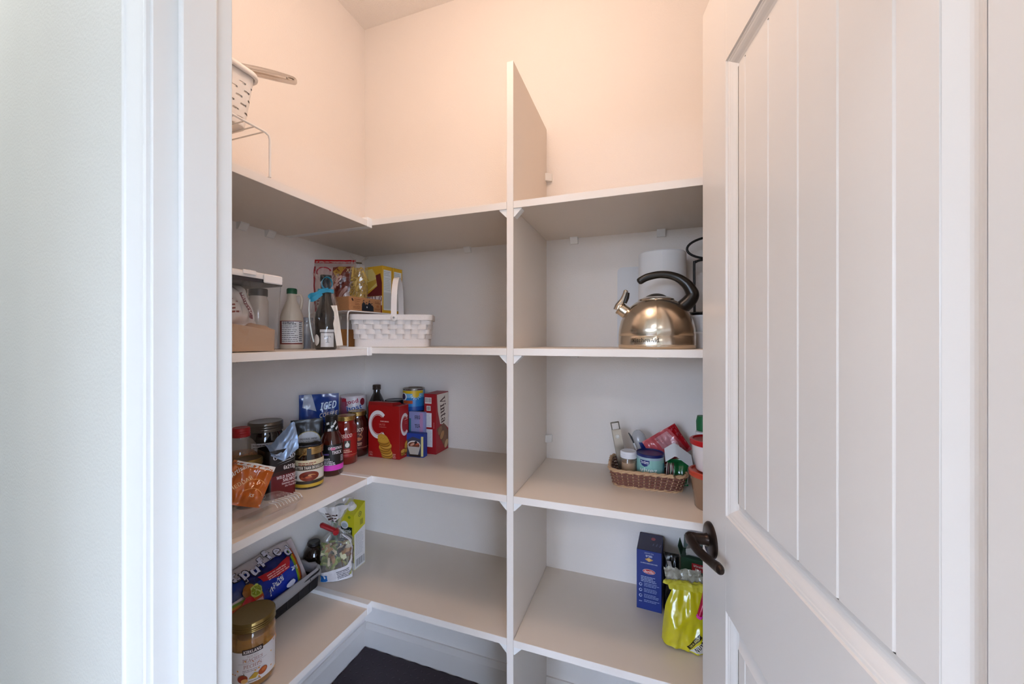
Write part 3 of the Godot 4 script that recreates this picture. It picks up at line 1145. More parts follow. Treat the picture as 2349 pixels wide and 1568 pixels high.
	screw_lid(o, 0.0200, 0.096, 0.108, mat("#1c1816", 0.4))
	# --- salad bag with red clip
	salad_bag()
	# --- green bottle
	o = thing("green_bottle", "green bottle with a pale band beside the yellow carton", "bottle", P(-1.088, S4, 1.138), 36.0)
	prof = [Vector2(0, 0), Vector2(0.029, 0), Vector2(0.032, 0.004), Vector2(0.032, 0.130), Vector2(0.030, 0.146), Vector2(0.022, 0.166), Vector2(0.015, 0.178), Vector2(0.015, 0.188)]
	part(o, "bottle", lathe_mesh(prof, 40, ID, 0.9), mat("#0f6b2a", 0.12, 0.0, {"coat": 0.6}))
	screw_lid(o, 0.0165, 0.186, 0.202, mat("#0c3a1e", 0.4), "cap")
	pr = Print.new(round_of(prof), 0.006)
	pr.poly([Vector2(-0.030, 0.134), Vector2(0.030, 0.130), Vector2(0.028, 0.112), Vector2(-0.030, 0.116)], "#a9c4b4")
	pr.rect(0.0, 0.107, 0.060, 0.003, "#3fa85c")
	part(o, "label", pr.done(), print_mat(0.3))
	# --- drink carton
	o = thing("drink_carton", "yellow and white drink carton with slanted top and white cap", "carton", P(-1.020, S4, 1.124), 2.0)
	var cw := 0.070
	var cd := 0.058
	var h0 := 0.196
	var h1 := 0.226
	st = S()
	extrude(st, PackedVector2Array([Vector2(-cd / 2, 0), Vector2(cd / 2, 0), Vector2(cd / 2, h1), Vector2(-cd / 2, h0)]), -cw / 2, cw / 2, Transform3D(Basis(Vector3(0, 0, -1), Vector3(0, 1, 0), Vector3(1, 0, 0)), Vector3.ZERO))
	part(o, "carton", fin(st), mat("#c6bd22", 0.4))
	var sl := Transform3D(Basis(Vector3.RIGHT, atan2(h1 - h0, cd)), Vector3(0.006, (h0 + h1) / 2 - 0.001, 0.003))
	part(o, "cap", lathe_mesh([Vector2(0.015, 0), Vector2(0.015, 0.003), Vector2(0.0125, 0.004), Vector2(0.0125, 0.017), Vector2(0.011, 0.0185), Vector2(0, 0.0185)], 32, sl), mat("#e4dcd4", 0.4), "white screw cap")
	pr = Print.new(face_of(Vector3(0, 0, cd / 2), Vector3(1, 0, 0)), 0.03)
	pr.rect(0.0, 0.014, 0.069, 0.026, "#d9d6d4")
	pr.rect(-0.004, 0.124, 0.061, 0.056, "#15241a")
	pr.oval(-0.006, 0.158, 0.016, 0.014, "#d8dadc")
	pr.oval(-0.006, 0.157, 0.012, 0.008, "#a8b4bc")
	pr.text("Pineapple", -0.004, 0.136, 0.0125, "#e4e8e0", {"width": 0.052, "slant": 0.15})
	pr.text("Burst", -0.008, 0.116, 0.013, "#e4e8e0", {"width": 0.034, "slant": 0.15})
	pr.lines(-0.002, 0.1025, 0.034, 1, 0.004, 0.0018, "#c4ccc4", 3)
	pr.rect(0.0, 0.060, 0.069, 0.066, "#221a12")
	pr.poly([Vector2(0.000, 0.090), Vector2(0.031, 0.090), Vector2(0.031, 0.034), Vector2(0.002, 0.034)], "#8c4a16")
	pr.oval(0.016, 0.080, 0.013, 0.008, "#b8641e")
	pr.oval(0.012, 0.068, 0.010, 0.007, "#a03418")
	pr.rect(0.016, 0.047, 0.028, 0.022, "#b98a16")
	pr.oval(0.016, 0.158 + 0.030, 0.006, 0.005, "#7a8a1c")
	pr.lines(-0.026, 0.016, 0.012, 3, 0.005, 0.002, "#9a9894", 8)
	part(o, "print", pr.done(), print_mat(0.4))
	pr = Print.new(face_of(Vector3(cw / 2, 0, 0), Vector3(0, 0, -1)), 0.03)
	pr.poly([Vector2(-0.0285, 0.001), Vector2(0.0285, 0.001), Vector2(0.0285, 0.142), Vector2(-0.0285, 0.126)], "#dcd8d6")
	pr.lines(0.0, 0.122, 0.044, 15, 0.0052, 0.0016, "#a9a5a6", 9)
	pr.rect(0.002, 0.022, 0.046, 0.028, "#e4e2e0")
	pr.bars(0.002, 0.022, 0.042, 0.026, "#3a3638", 11)
	pr.ring(0.000, 0.190, 0.0075, 0.0092, "#3c4a1c", 0.0, TAU)
	pr.text("0", 0.000, 0.190, 0.008, "#3c4a1c")
	pr.rect(0.008, 0.160, 0.016, 0.020, "#9a9418")
	part(o, "side_print", pr.done(), print_mat(0.4))

func salad_bag():
	var o := thing("salad_bag", "clear and white salad kit bag cinched by a red clip", "bag", P(-1.012, S4, 1.046), 36.0)
	var nz := FastNoiseLite.new()
	nz.seed = 33
	nz.frequency = 24.0
	var surf := func(u: float, v: float, grow: float) -> Vector3:
		var a := u * TAU
		var y := v * 0.268
		var neck := 1.0 - 0.80 * smoothstep(0.46, 0.63, v) + 1.05 * smoothstep(0.65, 1.0, v)
		var rx := (0.051 + grow) * neck
		var rz := (0.027 + grow) * (1.0 - 0.80 * smoothstep(0.44, 0.63, v) + 0.20 * smoothstep(0.65, 1.0, v))
		var sq := pow(pow(absf(sin(a)), 3.0) + pow(absf(cos(a)), 3.0), -1.0 / 3.0)
		var e := 0.006 * nz.get_noise_3d(sin(a) * 0.05, y, cos(a) * 0.05) + 0.0045 * sin(a * 8.0 + 2.0) * smoothstep(0.35, 0.6, v)
		var lean := -0.012 * smoothstep(0.4, 1.0, v)
		return Vector3((rx * sq + e) * sin(a) + lean, y + 0.0012 + 0.004 * nz.get_noise_1d(a * 0.1) * v, (rz * sq + e) * cos(a))
	var st := S()
	grid(st, 96, 64, func(u: float, v: float) -> Vector3: return surf.call(u, v, 0.0))
	part(o, "bag", fin(st), mat("#e6e2e2", 0.12, 0.0, {"alpha": 0.10}), "crinkled clear plastic")
	# white printed panel with a clear window shaped like a bowl
	var pr := Print.new(func(p: Vector2) -> Vector3: return surf.call(p.x / 0.28, p.y / 0.268, 0.0), 0.008)
	pr.lift = 0.0004
	pr.poly([Vector2(0.000, 0.002), Vector2(0.050, 0.002), Vector2(0.052, 0.150), Vector2(0.030, 0.152), Vector2(0.046, 0.100), Vector2(0.044, 0.070), Vector2(0.030, 0.050), Vector2(0.000, 0.042)], "#dedadc")
	pr.poly([Vector2(-0.050, 0.002), Vector2(0.000, 0.002), Vector2(0.000, 0.042), Vector2(-0.030, 0.036), Vector2(-0.050, 0.030)], "#d4d0d2")
	pr.rect(-0.034, 0.014, 0.022, 0.022, "#1c5fa8")
	pr.lines(0.022, 0.034, 0.042, 5, 0.006, 0.0028, "#7a7880", 5, 0.18)
	pr.text("BO", -0.014, 0.160, 0.013, "#2a2830", {"turn": -0.5})
	pr.poly([Vector2(-0.038, 0.246), Vector2(0.036, 0.252), Vector2(0.030, 0.210), Vector2(0.006, 0.190), Vector2(-0.020, 0.206)], "#cfc8c4")
	pr.lines(-0.004, 0.218, 0.050, 3, 0.010, 0.005, "#3a1e16", 8, -0.2)
	part(o, "print", pr.done(), print_mat(0.3))
	# leaves inside
	var rg := RandomNumberGenerator.new()
	rg.seed = 5
	var lm := [mat("#b9b86c", 0.5), mat("#8a9a44", 0.5), mat("#d8d2a0", 0.5), mat("#6c7c30", 0.5), mat("#a87a44", 0.5), mat("#d9c9a8", 0.5), mat("#7c5230", 0.5)]
	for k in 60:
		var a := rg.randf() * TAU
		var v := rg.randf_range(0.03, 0.44)
		var rr := rg.randf_range(0.45, 0.86)
		var c: Vector3 = (surf.call(a / TAU, v, 0.0) as Vector3) * Vector3(rr, 1, rr)
		var dir := Vector3(rg.randf_range(-1, 1), rg.randf_range(-1, 1), rg.randf_range(-0.4, 0.4)).normalized() * 0.013
		var pts := curve([c - dir, c + Vector3(0, 0.004, 0.002), c + dir], 8)
		for i in pts.size():
			var p: Vector3 = pts[i]
			p.x = clampf(p.x, -0.045, 0.042)
			p.y = clampf(p.y, 0.006, 0.142)
			p.z = clampf(p.z, -0.020, 0.022)
			pts[i] = p
		var leaf := part(o, "leaf", ribbon_mesh(pts, rg.randf_range(0.008, 0.017), Vector3(rg.randf_range(-1, 1), rg.randf_range(-1, 1), 0.4), false, 0.0012), lm[k % 7])
	# clip
	var clip := part(o, "clip", box_mesh(Vector3(0, 0, 0), Vector3(0.062, 0.015, 0.018), 0.005, Transform3D(Basis.from_euler(Vector3(0, 0.15, -0.58)), Vector3(-0.026, 0.178, 0.006))), mat("#9c0f1a", 0.3), "red bag clip")
	part(clip, "clip_jaw", lathe_mesh([Vector2(0, -0.010), Vector2(0.009, -0.010), Vector2(0.010, -0.008), Vector2(0.010, 0.008), Vector2(0.009, 0.010), Vector2(0, 0.010)], 24, Transform3D(Basis.from_euler(Vector3(PI / 2, 0, 0)), Vector3(-0.002, 0.162, 0.006))), mat("#a8121c", 0.3))

# ------------------------------------------------------------------ things on the lowest shelf, right side
func fill_fourth_shelf_right():
	var pr: Print
	var st: SurfaceTool
	# --- blue pasta box
	var o := thing("pasta_box", "tall dark blue pasta box with a red oval emblem", "box", P(0.0065, S4, 1.290), -4.0)
	box_thing(o, 0.0715, 0.180, 0.112, "#17307e")
	pr = Print.new(face_of(Vector3(0, 0, 0.056), Vector3(1, 0, 0)), 0.04)
	pr.text("SPECIALTIES", 0.0, 0.1725, 0.004, "#b9c6e6", {"width": 0.026, "weight": 400, "arc": -4.0})
	pr.text("Nº283", 0.0, 0.1640, 0.0062, "#d2daee", {"width": 0.018})
	pr.poly([Vector2(-0.012, 0.154), Vector2(0.0, 0.160), Vector2(0.012, 0.154), Vector2(0.0, 0.147)], "#c99a4e")
	pr.poly([Vector2(-0.007, 0.154), Vector2(0.0, 0.1575), Vector2(0.007, 0.154), Vector2(0.0, 0.150)], "#dcb878")
	pr.text("AL DENTE PERFECTION 9 MIN", 0.0, 0.1420, 0.0032, "#c6d0ea", {"width": 0.048})
	pr.oval(0.0, 0.1180, 0.0180, 0.0075, "#e6cfd4")
	pr.oval(0.0, 0.1180, 0.0168, 0.0065, "#b8222e")
	pr.text("Barilla", 0.0, 0.1180, 0.0070, "#f4e6e6", {"font": "Droid Serif", "width": 0.027, "slant": 0.2})
	pr.lines(0.0, 0.1000, 0.046, 4, 0.0046, 0.0020, "#a9b8e0", 3)
	for k in 4:
		pr.oval(-0.024, 0.076 - 0.0165 * k, 0.0045, 0.0048 if k < 3 else 0.0015, "#b4c2e6")
		pr.oval(-0.0235, 0.0765 - 0.0165 * k, 0.0028, 0.0030 if k < 3 else 0.0008, "#17307e")
		pr.lines(0.008, 0.081 - 0.0165 * k, 0.044, 3 if k < 3 else 2, 0.0042, 0.0017, "#93a5d8", 10 + k)
	part(o, "print", pr.done(), print_mat(0.35))
	pr = Print.new(face_of(Vector3(0, 0.180, 0.056), Vector3(1, 0, 0), Vector3(0, 0, -1)), 0.04)
	pr.rect(0.0, 0.056, 0.070, 0.110, "#1f1c46")
	pr.oval(0.008, 0.078, 0.0065, 0.010, "#a84a5a")
	pr.lines(0.012, 0.044, 0.018, 3, 0.010, 0.003, "#5c5a86", 4, 1.4)
	part(o, "top_print", pr.done(), print_mat(0.4))
	# --- black snack pouch between the boxes
	o = thing("black_pouch", "crumpled black pouch with a clear torn strip between the boxes", "pouch", P(0.066, S4, 1.262), -4.0)
	var s := Soft.new(0.044, 0.172, 0.058, "pouch", 0.006, 101, 22.0)
	part(o, "pouch", soft_mesh(s, 20, 28), mat("#100d0e", 0.22))
	st = S()
	var nz := FastNoiseLite.new()
	nz.seed = 3
	nz.frequency = 40.0
	grid(st, 6, 14, func(u: float, v: float) -> Vector3: return Vector3(-0.012 + 0.012 * u + 0.016 * v, 0.160 - 0.062 * v, 0.026 + 0.008 * v + 0.004 * nz.get_noise_2d(u * 0.1, v * 0.1)))
	part(o, "torn_strip", fin(st), mat("#8f8a88", 0.2, 0.3), "grey plastic strip")
	# --- green rice box with open flaps
	o = thing("rice_box", "dark green rice box with raised paper flaps by the door handle", "box", P(0.137, S4, 1.246), -10.0)
	var bw := 0.084
	var bh := 0.186
	var bd := 0.058
	box_thing(o, bw, bh, bd, "#0f3a24")
	pr = Print.new(face_of(Vector3(0, 0, bd / 2), Vector3(1, 0, 0)), 0.04)
	pr.rect(0.004, 0.164, 0.034, 0.022, "#b41e2c")
	pr.text("Minute", 0.004, 0.1685, 0.0066, "#f0dcdc", {"width": 0.024})
	pr.text("Rice", 0.004, 0.1590, 0.0062, "#f0dcdc", {"width": 0.016})
	pr.text("Basmati", 0.004, 0.1400, 0.0125, "#d4e2d6", {"font": "Droid Serif", "width": 0.056})
	pr.lines(0.006, 0.126, 0.034, 2, 0.006, 0.0022, "#a9c0ae", 6)
	part(o, "print", pr.done(), print_mat(0.4))
	part(o, "flap", box_mesh(Vector3(0, 0.018, 0), Vector3(bw - 0.004, 0.036, 0.0012), 0.0, Transform3D(Basis.from_euler(Vector3(-0.35, 0, 0)), Vector3(0, bh, -bd / 2))), mat("#173a28", 0.5))
	part(o, "flap", box_mesh(Vector3(0, 0.014, 0), Vector3(0.0012, 0.030, bd - 0.004), 0.0, Transform3D(Basis.from_euler(Vector3(0, 0, 0.30)), Vector3(-bw / 2, bh, 0))), mat("#24523a", 0.5))
	part(o, "flap", box_mesh(Vector3(0, 0.012, 0), Vector3(0.020, 0.026, 0.0010), 0.0, Transform3D(Basis.from_euler(Vector3(0.3, 0.5, 0.2)), Vector3(-0.020, bh, 0.010))), mat("#b4b0a8", 0.5), "pale inner flap")
	part(o, "inner_bag", box_mesh(Vector3(0.004, bh + 0.008, -0.004), Vector3(bw - 0.014, 0.016, bd - 0.014), 0.006), mat("#a9a49e", 0.25), "pale inner bag")
	# --- yellow bag with pink clip
	o = thing("yellow_bag", "shiny yellow snack bag folded over and held by a pink clip", "bag", P(0.090, S4, 1.128), 6.0)
	s = Soft.new(0.112, 0.152, 0.066, "pouch", 0.007, 111, 17.0)
	s.top = 0.72
	var b := part(o, "pouch", soft_mesh(s, 30, 36), mat("#c4b81a", 0.18, 0.0, {"coat": 0.7}))
	b.transform = Transform3D(Basis.from_euler(Vector3(0.0, 0.0, -0.10)), Vector3(0.0, 0.0055, 0.0))
	pr = Print.new(soft_of(s), 0.008)
	pr.poly([Vector2(0.008, 0.004), Vector2(0.054, 0.004), Vector2(0.054, 0.090), Vector2(0.046, 0.070), Vector2(0.034, 0.034)], "#d8d4cc")
	pr.text("NOIX", 0.044, 0.050, 0.011, "#2c2a22", {"turn": 1.25, "width": 0.040})
	pr.text("NUTS", 0.032, 0.022, 0.010, "#2c2a22", {"turn": 0.85, "width": 0.030})
	pr.rect(0.018, 0.030, 0.046, 0.009, "#2f2a14", 0.95)
	pr.text("SEA SALT", 0.018, 0.030, 0.0046, "#c9bd5c", {"turn": 0.95, "width": 0.034})
	part(b, "print", pr.done(), print_mat(0.25))
	# folded-over top
	var fold := func(u: float, v: float) -> Vector3:
		var x := (u - 0.5) * (0.086 + 0.016 * v)
		var a := v * 2.2
		return Vector3(x + 0.006 - 0.012 * v, 0.148 + 0.034 * sin(a) + 0.005 * nz.get_noise_2d(u * 0.12, v * 0.1), 0.006 + 0.030 * (1.0 - cos(a)) * 0.5 + 0.006 * nz.get_noise_2d(u * 0.2, 3.0))
	st = S()
	grid(st, 24, 16, fold)
	var fo := part(o, "folded_top", fin(st), mat("#c9bf3a", 0.18, 0.0, {"coat": 0.7}))
	st = S()
	grid(st, 24, 10, func(u: float, v: float) -> Vector3:
		var e: Vector3 = fold.call(u, 0.52)
		return e + Vector3(-0.004 * v, 0.026 * v + 0.006 * nz.get_noise_2d(u * 0.2, v * 0.2), -0.012 * v + 0.005 * nz.get_noise_2d(u * 0.3, 7.0 + v * 0.2)))
	part(fo, "clear_edge", fin(st), mat("#d0cab8", 0.14, 0.0, {"alpha": 0.45}), "clear crinkled bag edge")
	var clip := part(o, "clip", tube_mesh(curve([Vector3(0.030, 0.112, 0.042), Vector3(0.040, 0.140, 0.036), Vector3(0.052, 0.172, 0.020), Vector3(0.056, 0.192, 0.010)], 20), curve_r([0.0075, 0.0085, 0.0090, 0.0070], 21), 12, false, ID, 0.8), mat("#a8123c", 0.25), "crimson clip arm")
	part(clip, "clip_tip", box_mesh(Vector3(0, 0, 0), Vector3(0.014, 0.013, 0.010), 0.003, Transform3D(Basis.from_euler(Vector3(0, 0, -0.5)), Vector3(0.030, 0.110, 0.043))), mat("#d63aa0", 0.25), "bright pink clip end")
# ------------------------------------------------------------------ things on the top shelf
# wire stand: legs and side rails as bent rods, thin wires across
func wire_stand(o: Node3D, w: float, d: float, h: float, r: float, n: int, white: Material):
	for s in [-1.0, 1.0]:
		var x: float = s * w / 2
		var pts := [Vector3(x, r, d / 2), Vector3(x, h - 0.012, d / 2), Vector3(x, h - 0.003, d / 2 - 0.003), Vector3(x, h, d / 2 - 0.012), Vector3(x, h, -d / 2 + 0.012), Vector3(x, h - 0.003, -d / 2 + 0.003), Vector3(x, h - 0.012, -d / 2), Vector3(x, r, -d / 2)]
		part(o, "bent_rail", tube_mesh(pts, r, 8), white)
	for k in n:
		var z := lerpf(-d / 2 + 0.012, d / 2 - 0.012, float(k) / (n - 1))
		part(o, "wire", tube_mesh([Vector3(-w / 2, h + r * 0.4, z), Vector3(w / 2, h + r * 0.4, z)], r * 0.62, 6), white)
	for z in [-d / 2, d / 2]:
		part(o, "foot_wire", tube_mesh([Vector3(-w / 2, r, z), Vector3(w / 2, r, z)], r * 0.8, 6), white)

func fill_top_shelf():
	var white := mat("#f1ece8", 0.3)
	# stand for pots on the left shelf: local x along D
	var o := thing("wire_stand", "white wire stand on the top left shelf holding a slotted basket", "stand", P(-0.925, L1, 0.543), 90.0)
	wire_stand(o, 0.21, 0.205, 0.101, 0.0027, 9, white)
	# turn: rails along D are wanted at the shelf front, so the cross wires run over X
	o.rotation_degrees.y = 0.0
	# slotted basket on it
	var b := thing("slotted_basket", "white plastic basket with rows of small slots on the wire stand", "basket", P(-0.922, L1 + 0.1055, 0.527), 0.0)
	slotted_tub(b, 0.172, 0.138, 0.205, 0.186, 0.116, white)
	# pan lying in it with its handle out over the rim
	var p := thing("saucepan", "small steel saucepan in the slotted basket with its handle sticking out", "pan", P(-0.905, L1 + 0.1085, 0.526), 0.0)
	var steel := mat("#c9c4be", 0.16, 1.0)
	part(p, "pan_body", lathe_mesh([Vector2(0, 0.0), Vector2(0.052, 0.0), Vector2(0.057, 0.005), Vector2(0.058, 0.068), Vector2(0.0605, 0.071), Vector2(0.0565, 0.0705), Vector2(0.0555, 0.007), Vector2(0, 0.004)], 40), steel)
	var h0 := Vector3(-0.002, 0.060, -0.056)
	var path := curve([h0, h0 + Vector3(-0.001, 0.050, -0.010), h0 + Vector3(0.0, 0.086, -0.030), h0 + Vector3(0.000, 0.114, -0.084), h0 + Vector3(0.002, 0.140, -0.145), h0 + Vector3(0.004, 0.1600, -0.196), h0 + Vector3(0.0042, 0.1625, -0.204)], 48)
	part(p, "handle", tube_mesh(path, curve_r([0.005, 0.007, 0.0100, 0.0120, 0.0125, 0.0105, 0.004], path.size()), 14, false, ID, 0.80), mat("#cfc9c4", 0.08, 1.0), "polished metal handle")
	var e: Vector3 = path[-12]
	var ringp := []
	for k in 18:
		var a := TAU * k / 18
		ringp.append(e + Vector3(0.0100 + cos(a) * 0.0012, -0.001 + cos(a) * 0.0030 - sin(a) * 0.0040, sin(a) * 0.0110))
	part(p, "hanging_hole", tube_mesh(ringp, 0.0014, 6, true), steel)

# a tapered tub whose walls are pierced by staggered slots
func slotted_tub(o: Node3D, w1: float, w0: float, d1: float, d0: float, h: float, m: Material):
	var n := 96
	var ringf := func(t: float, off: float) -> Array:
		var R := rring(lerpf(w0, w1, t) - off * 2.0, lerpf(d0, d1, t) - off * 2.0, 0.02, t * h, 6)
		# resample evenly
		var L := [0.0]
		for i in R.size():
			L.append(L[-1] + (R[i] as Vector3).distance_to(R[(i + 1) % R.size()]))
		var out := []
		var k := 0
		for i in n:
			var s: float = L[-1] * i / n
			while L[k + 1] < s:
				k += 1
			out.append((R[k] as Vector3).lerp(R[(k + 1) % R.size()], (s - L[k]) / (L[k + 1] - L[k])))
		return out
	var rows := []
	var y := 0.0
	var ys := [0.0, 0.12]
	var slot := [false]
	for k in 6:
		ys.append(0.12 + k * 0.125 + 0.035)
		slot.append(true)
		ys.append(0.12 + (k + 1) * 0.125)
		slot.append(false)
	ys.append(1.0)
	slot.append(false)
	var st := S()
	for side in [0.0, 0.0022]:
		for r in ys.size() - 1:
			var A: Array = ringf.call(ys[r], side)
			var B: Array = ringf.call(ys[r + 1], side)
			st.set_smooth_group(1 if side == 0.0 else 2)
			for i in n:
				if slot[r] and ((i + (2 if (r / 2) % 2 == 0 else 0)) % 4) < 2:
					continue
				var j := (i + 1) % n
				if side == 0.0:
					q(st, A[i], A[j], B[j], B[i])
				else:
					q(st, A[j], A[i], B[i], B[j])
	part(o, "wall", fin(st), m)
	part(o, "bottom", loft_mesh([rring(w0, d0, 0.02, 0.0), rring(w0 + 0.002, d0 + 0.002, 0.02, 0.0025)]), m)
	var R := rring(w1 + 0.008, d1 + 0.008, 0.024, h, 6)
	part(o, "rim", tube_mesh(R, 0.0042, 8, true, ID, 1.7), m)

# ------------------------------------------------------------------ things on the second shelf, left side
func box_thing(o: Node3D, w: float, h: float, d: float, hex: String, bev := 0.0008) -> MeshInstance3D:
	return part(o, "carton", box_mesh(Vector3(0, h / 2, 0), Vector3(w, h, d), bev), mat(hex, 0.45))

func fill_second_shelf_left():
	var white := mat("#ece8e6", 0.35)
	# --- storage tub with sugar
	var o := thing("storage_tub", "clear plastic tub with latched white lid holding brown sugar and its bag", "container", P(-0.913, L2, 0.612), 90.0)
	var cl := clear("#eef2f2", 0.05, 0.03)
	var st := S()
	loft(st, [rring(0.146, 0.146, 0.020, 0.0), rring(0.152, 0.152, 0.024, 0.004), rring(0.168, 0.166, 0.026, 0.160)], true, false)
	part(o, "tub", fin(st), cl)
	part(o, "gasket", loft_mesh([rring(0.171, 0.169, 0.026, 0.158), rring(0.172, 0.170, 0.026, 0.166)]), mat("#38363a", 0.5))
	var lid := part(o, "lid", loft_mesh([rring(0.174, 0.172, 0.027, 0.1662), rring(0.175, 0.173, 0.027, 0.176), rring(0.168, 0.166, 0.026, 0.180), rring(0.150, 0.150, 0.02, 0.1815)]), mat("#d9d9da", 0.22))
	part(lid, "latch", box_mesh(Vector3(0.044, 0.168, 0.0895), Vector3(0.046, 0.020, 0.006), 0.002), white, "white hinged latch")
	part(lid, "latch", box_mesh(Vector3(-0.010, 0.1765, 0.0866), Vector3(0.030, 0.010, 0.004), 0.0015), white)
	var nz := FastNoiseLite.new()
	nz.seed = 4
	nz.frequency = 14.0
	# sugar: a heap that keeps the tub's outline
	var hs := func(x: float, z: float) -> float: return 0.062 + 0.016 * nz.get_noise_2d(x, z) + 0.16 * (-x - 0.02) * 0.35 + 0.1 * (0.07 - z) * 0.2
	st = S()
	var base := rring(0.143, 0.143, 0.019, 0.0025, 8)
	var topr := []
	for p in rring(0.1465, 0.1465, 0.022, 0.06, 8):
		topr.append(Vector3(p.x, hs.call(p.x, p.z), p.z))
	loft(st, [base, topr], true, false)
	var cen := Vector3(0, hs.call(0.0, 0.0), 0)
	st.set_smooth_group(3)
	for k in 6:
		var a0 := k / 6.0
		var a1 := (k + 1) / 6.0
		for i in topr.size():
			var j := (i + 1) % topr.size()
			var f := func(p: Vector3, a: float) -> Vector3:
				var v := p * (1.0 - a)
				return Vector3(v.x, hs.call(v.x, v.z) if a < 0.999 else cen.y, v.z)
			if k < 5:
				q(st, f.call(topr[i], a0), f.call(topr[j], a0), f.call(topr[j], a1), f.call(topr[i], a1))
			else:
				to(st, f.call(topr[i], a0), f.call(topr[j], a0), cen, Vector3.UP)
	part(o, "sugar", fin(st), mat("#d9b08c", 0.9, 0.0, {"tone": "sugar", "scale": 9.0}), "pale brown sugar")
	var s := Soft.new(0.128, 0.104, 0.060, "pillow", 0.007, 9, 20.0)
	var bag := part(o, "sugar_bag", soft_mesh(s, 26, 26), mat("#e6dcd6", 0.22, 0.0, {"coat": 0.6}), "crumpled white sugar bag with dark red print")
	var bt := Transform3D(Basis.from_euler(Vector3(-0.30, 0.05, 0.16)), Vector3(-0.004, 0.056, 0.024))
	bag.transform = bt
	var pr := Print.new(soft_of(s), 0.012)
	pr.lines(-0.020, 0.066, 0.062, 6, 0.0075, 0.0036, "#8a3326", 5, -0.08)
	pr.poly([Vector2(0.022, 0.072), Vector2(0.034, 0.074), Vector2(0.046, 0.040), Vector2(0.050, 0.012), Vector2(0.038, 0.016), Vector2(0.034, 0.040)], "#7d2734")
	pr.text("RUSTIC", 0.038, 0.043, 0.008, "#ead9d4", {"turn": -1.30, "width": 0.046})
	pr.poly([Vector2(-0.002, 0.084), Vector2(0.010, 0.080), Vector2(0.0, 0.074)], "#7d2734")
	pr.poly([Vector2(0.016, 0.090), Vector2(0.026, 0.094), Vector2(0.019, 0.078)], "#7d2734")
	part(bag, "print", pr.done(), print_mat(0.3))
	# --- two jars behind it
	o = thing("lidded_jar", "squat glass jar with a dull brown lid behind the sugar tub", "jar", P(-1.082, L2, 0.742))
	jar_body(o, 0.034, 0.160, 0.180, "#b7ada4", "#5a4a38")
	o = thing("lidded_jar", "frosted jar with a black lid behind the sugar tub", "jar", P(-1.092, L2, 0.822))
	jar_body(o, 0.026, 0.158, 0.180, "#cfc8c2", "#1a181c")
	# --- syrup jug
	o = thing("syrup_jug", "cream plastic syrup jug with ring handle, green cap and white label", "jug", P(-1.052, L2, 0.902), 42.0)
	var jm := mat("#d9cdbc", 0.42)
	var prof := [Vector2(0, 0), Vector2(0.029, 0), Vector2(0.0325, 0.004), Vector2(0.0325, 0.088), Vector2(0.031, 0.104), Vector2(0.026, 0.122), Vector2(0.018, 0.142), Vector2(0.0135, 0.154), Vector2(0.0125, 0.172), Vector2(0.0, 0.172)]
	part(o, "body", lathe_mesh(prof, 40, ID, 0.9), jm)
	part(o, "handle", tube_mesh(curve([Vector3(0.010, 0.168, 0), Vector3(0.022, 0.170, 0), Vector3(0.0275, 0.158, 0), Vector3(0.0265, 0.140, 0), Vector3(0.0235, 0.124, 0)], 24), 0.0042, 10), jm)
	part(o, "cap", lathe_mesh([Vector2(0, 0.172), Vector2(0.0145, 0.172), Vector2(0.0145, 0.186), Vector2(0.0125, 0.189), Vector2(0, 0.189)], 32), mat("#14583f", 0.4), "green screw cap")
	pr = Print.new(round_of(prof), 0.008)
	pr.rect(0.0, 0.051, 0.078, 0.072, "#7c3a33")
	pr.rect(0.006, 0.052, 0.066, 0.066, "#e9ecee")
	pr.lines(-0.004, 0.081, 0.040, 2, 0.005, 0.0026, "#2c2f38", 2)
	pr.lines(-0.002, 0.070, 0.048, 9, 0.0058, 0.0017, "#4a4f5a", 7)
	pr.lines(0.030, 0.080, 0.012, 10, 0.0062, 0.003, "#333740", 8)
	part(o, "label", pr.done(), print_mat(0.4), "white nutrition label with dark print")
	# --- dark sauce jar under the stand
	o = thing("sauce_jar", "small jar half full of dark sauce under the white wire stand", "jar", P(-1.046, L2, 0.952))
	part(o, "glass", lathe_mesh([Vector2(0, 0), Vector2(0.021, 0), Vector2(0.0225, 0.003), Vector2(0.0225, 0.078), Vector2(0.017, 0.086), Vector2(0.017, 0.090)], 32), clear("#aeb6c2", 0.45, 0.08))
	part(o, "sauce", lathe_mesh([Vector2(0, 0.002), Vector2(0.0205, 0.002), Vector2(0.0208, 0.047), Vector2(0, 0.047)], 32), mat("#24100a", 0.15))
	part(o, "lid", lathe_mesh([Vector2(0.0185, 0.090), Vector2(0.0185, 0.100), Vector2(0, 0.102)], 32), mat("#8b8f98", 0.4))
	# --- gift bottle
	o = thing("gift_bottle", "dark vinegar bottle wrapped in cellophane and tied with blue ribbon", "bottle", P(-0.885, L2, 0.872), 46.0)
	prof = [Vector2(0, 0), Vector2(0.026, 0), Vector2(0.029, 0.004), Vector2(0.029, 0.090), Vector2(0.027, 0.108), Vector2(0.019, 0.132), Vector2(0.0145, 0.152), Vector2(0.0135, 0.196), Vector2(0.0155, 0.198), Vector2(0.0155, 0.216), Vector2(0, 0.217)]
	part(o, "bottle", lathe_mesh(prof, 36, ID, 0.9), mat("#0c0908", 0.12))
	pr = Print.new(round_of(prof), 0.006)
	pr.rect(0.004, 0.028, 0.036, 0.040, "#c6c8ca")
	pr.text("T", 0.004, 0.030, 0.020, "#8d9196", {"font": "Droid Serif"})
	pr.oval(-0.028, 0.028, 0.010, 0.016, "#e4e2de")
	pr.rect(0.004, 0.054, 0.040, 0.008, "#b9bcc0")
	part(o, "label", pr.done(), print_mat(0.3), "silver label at the foot of the bottle")
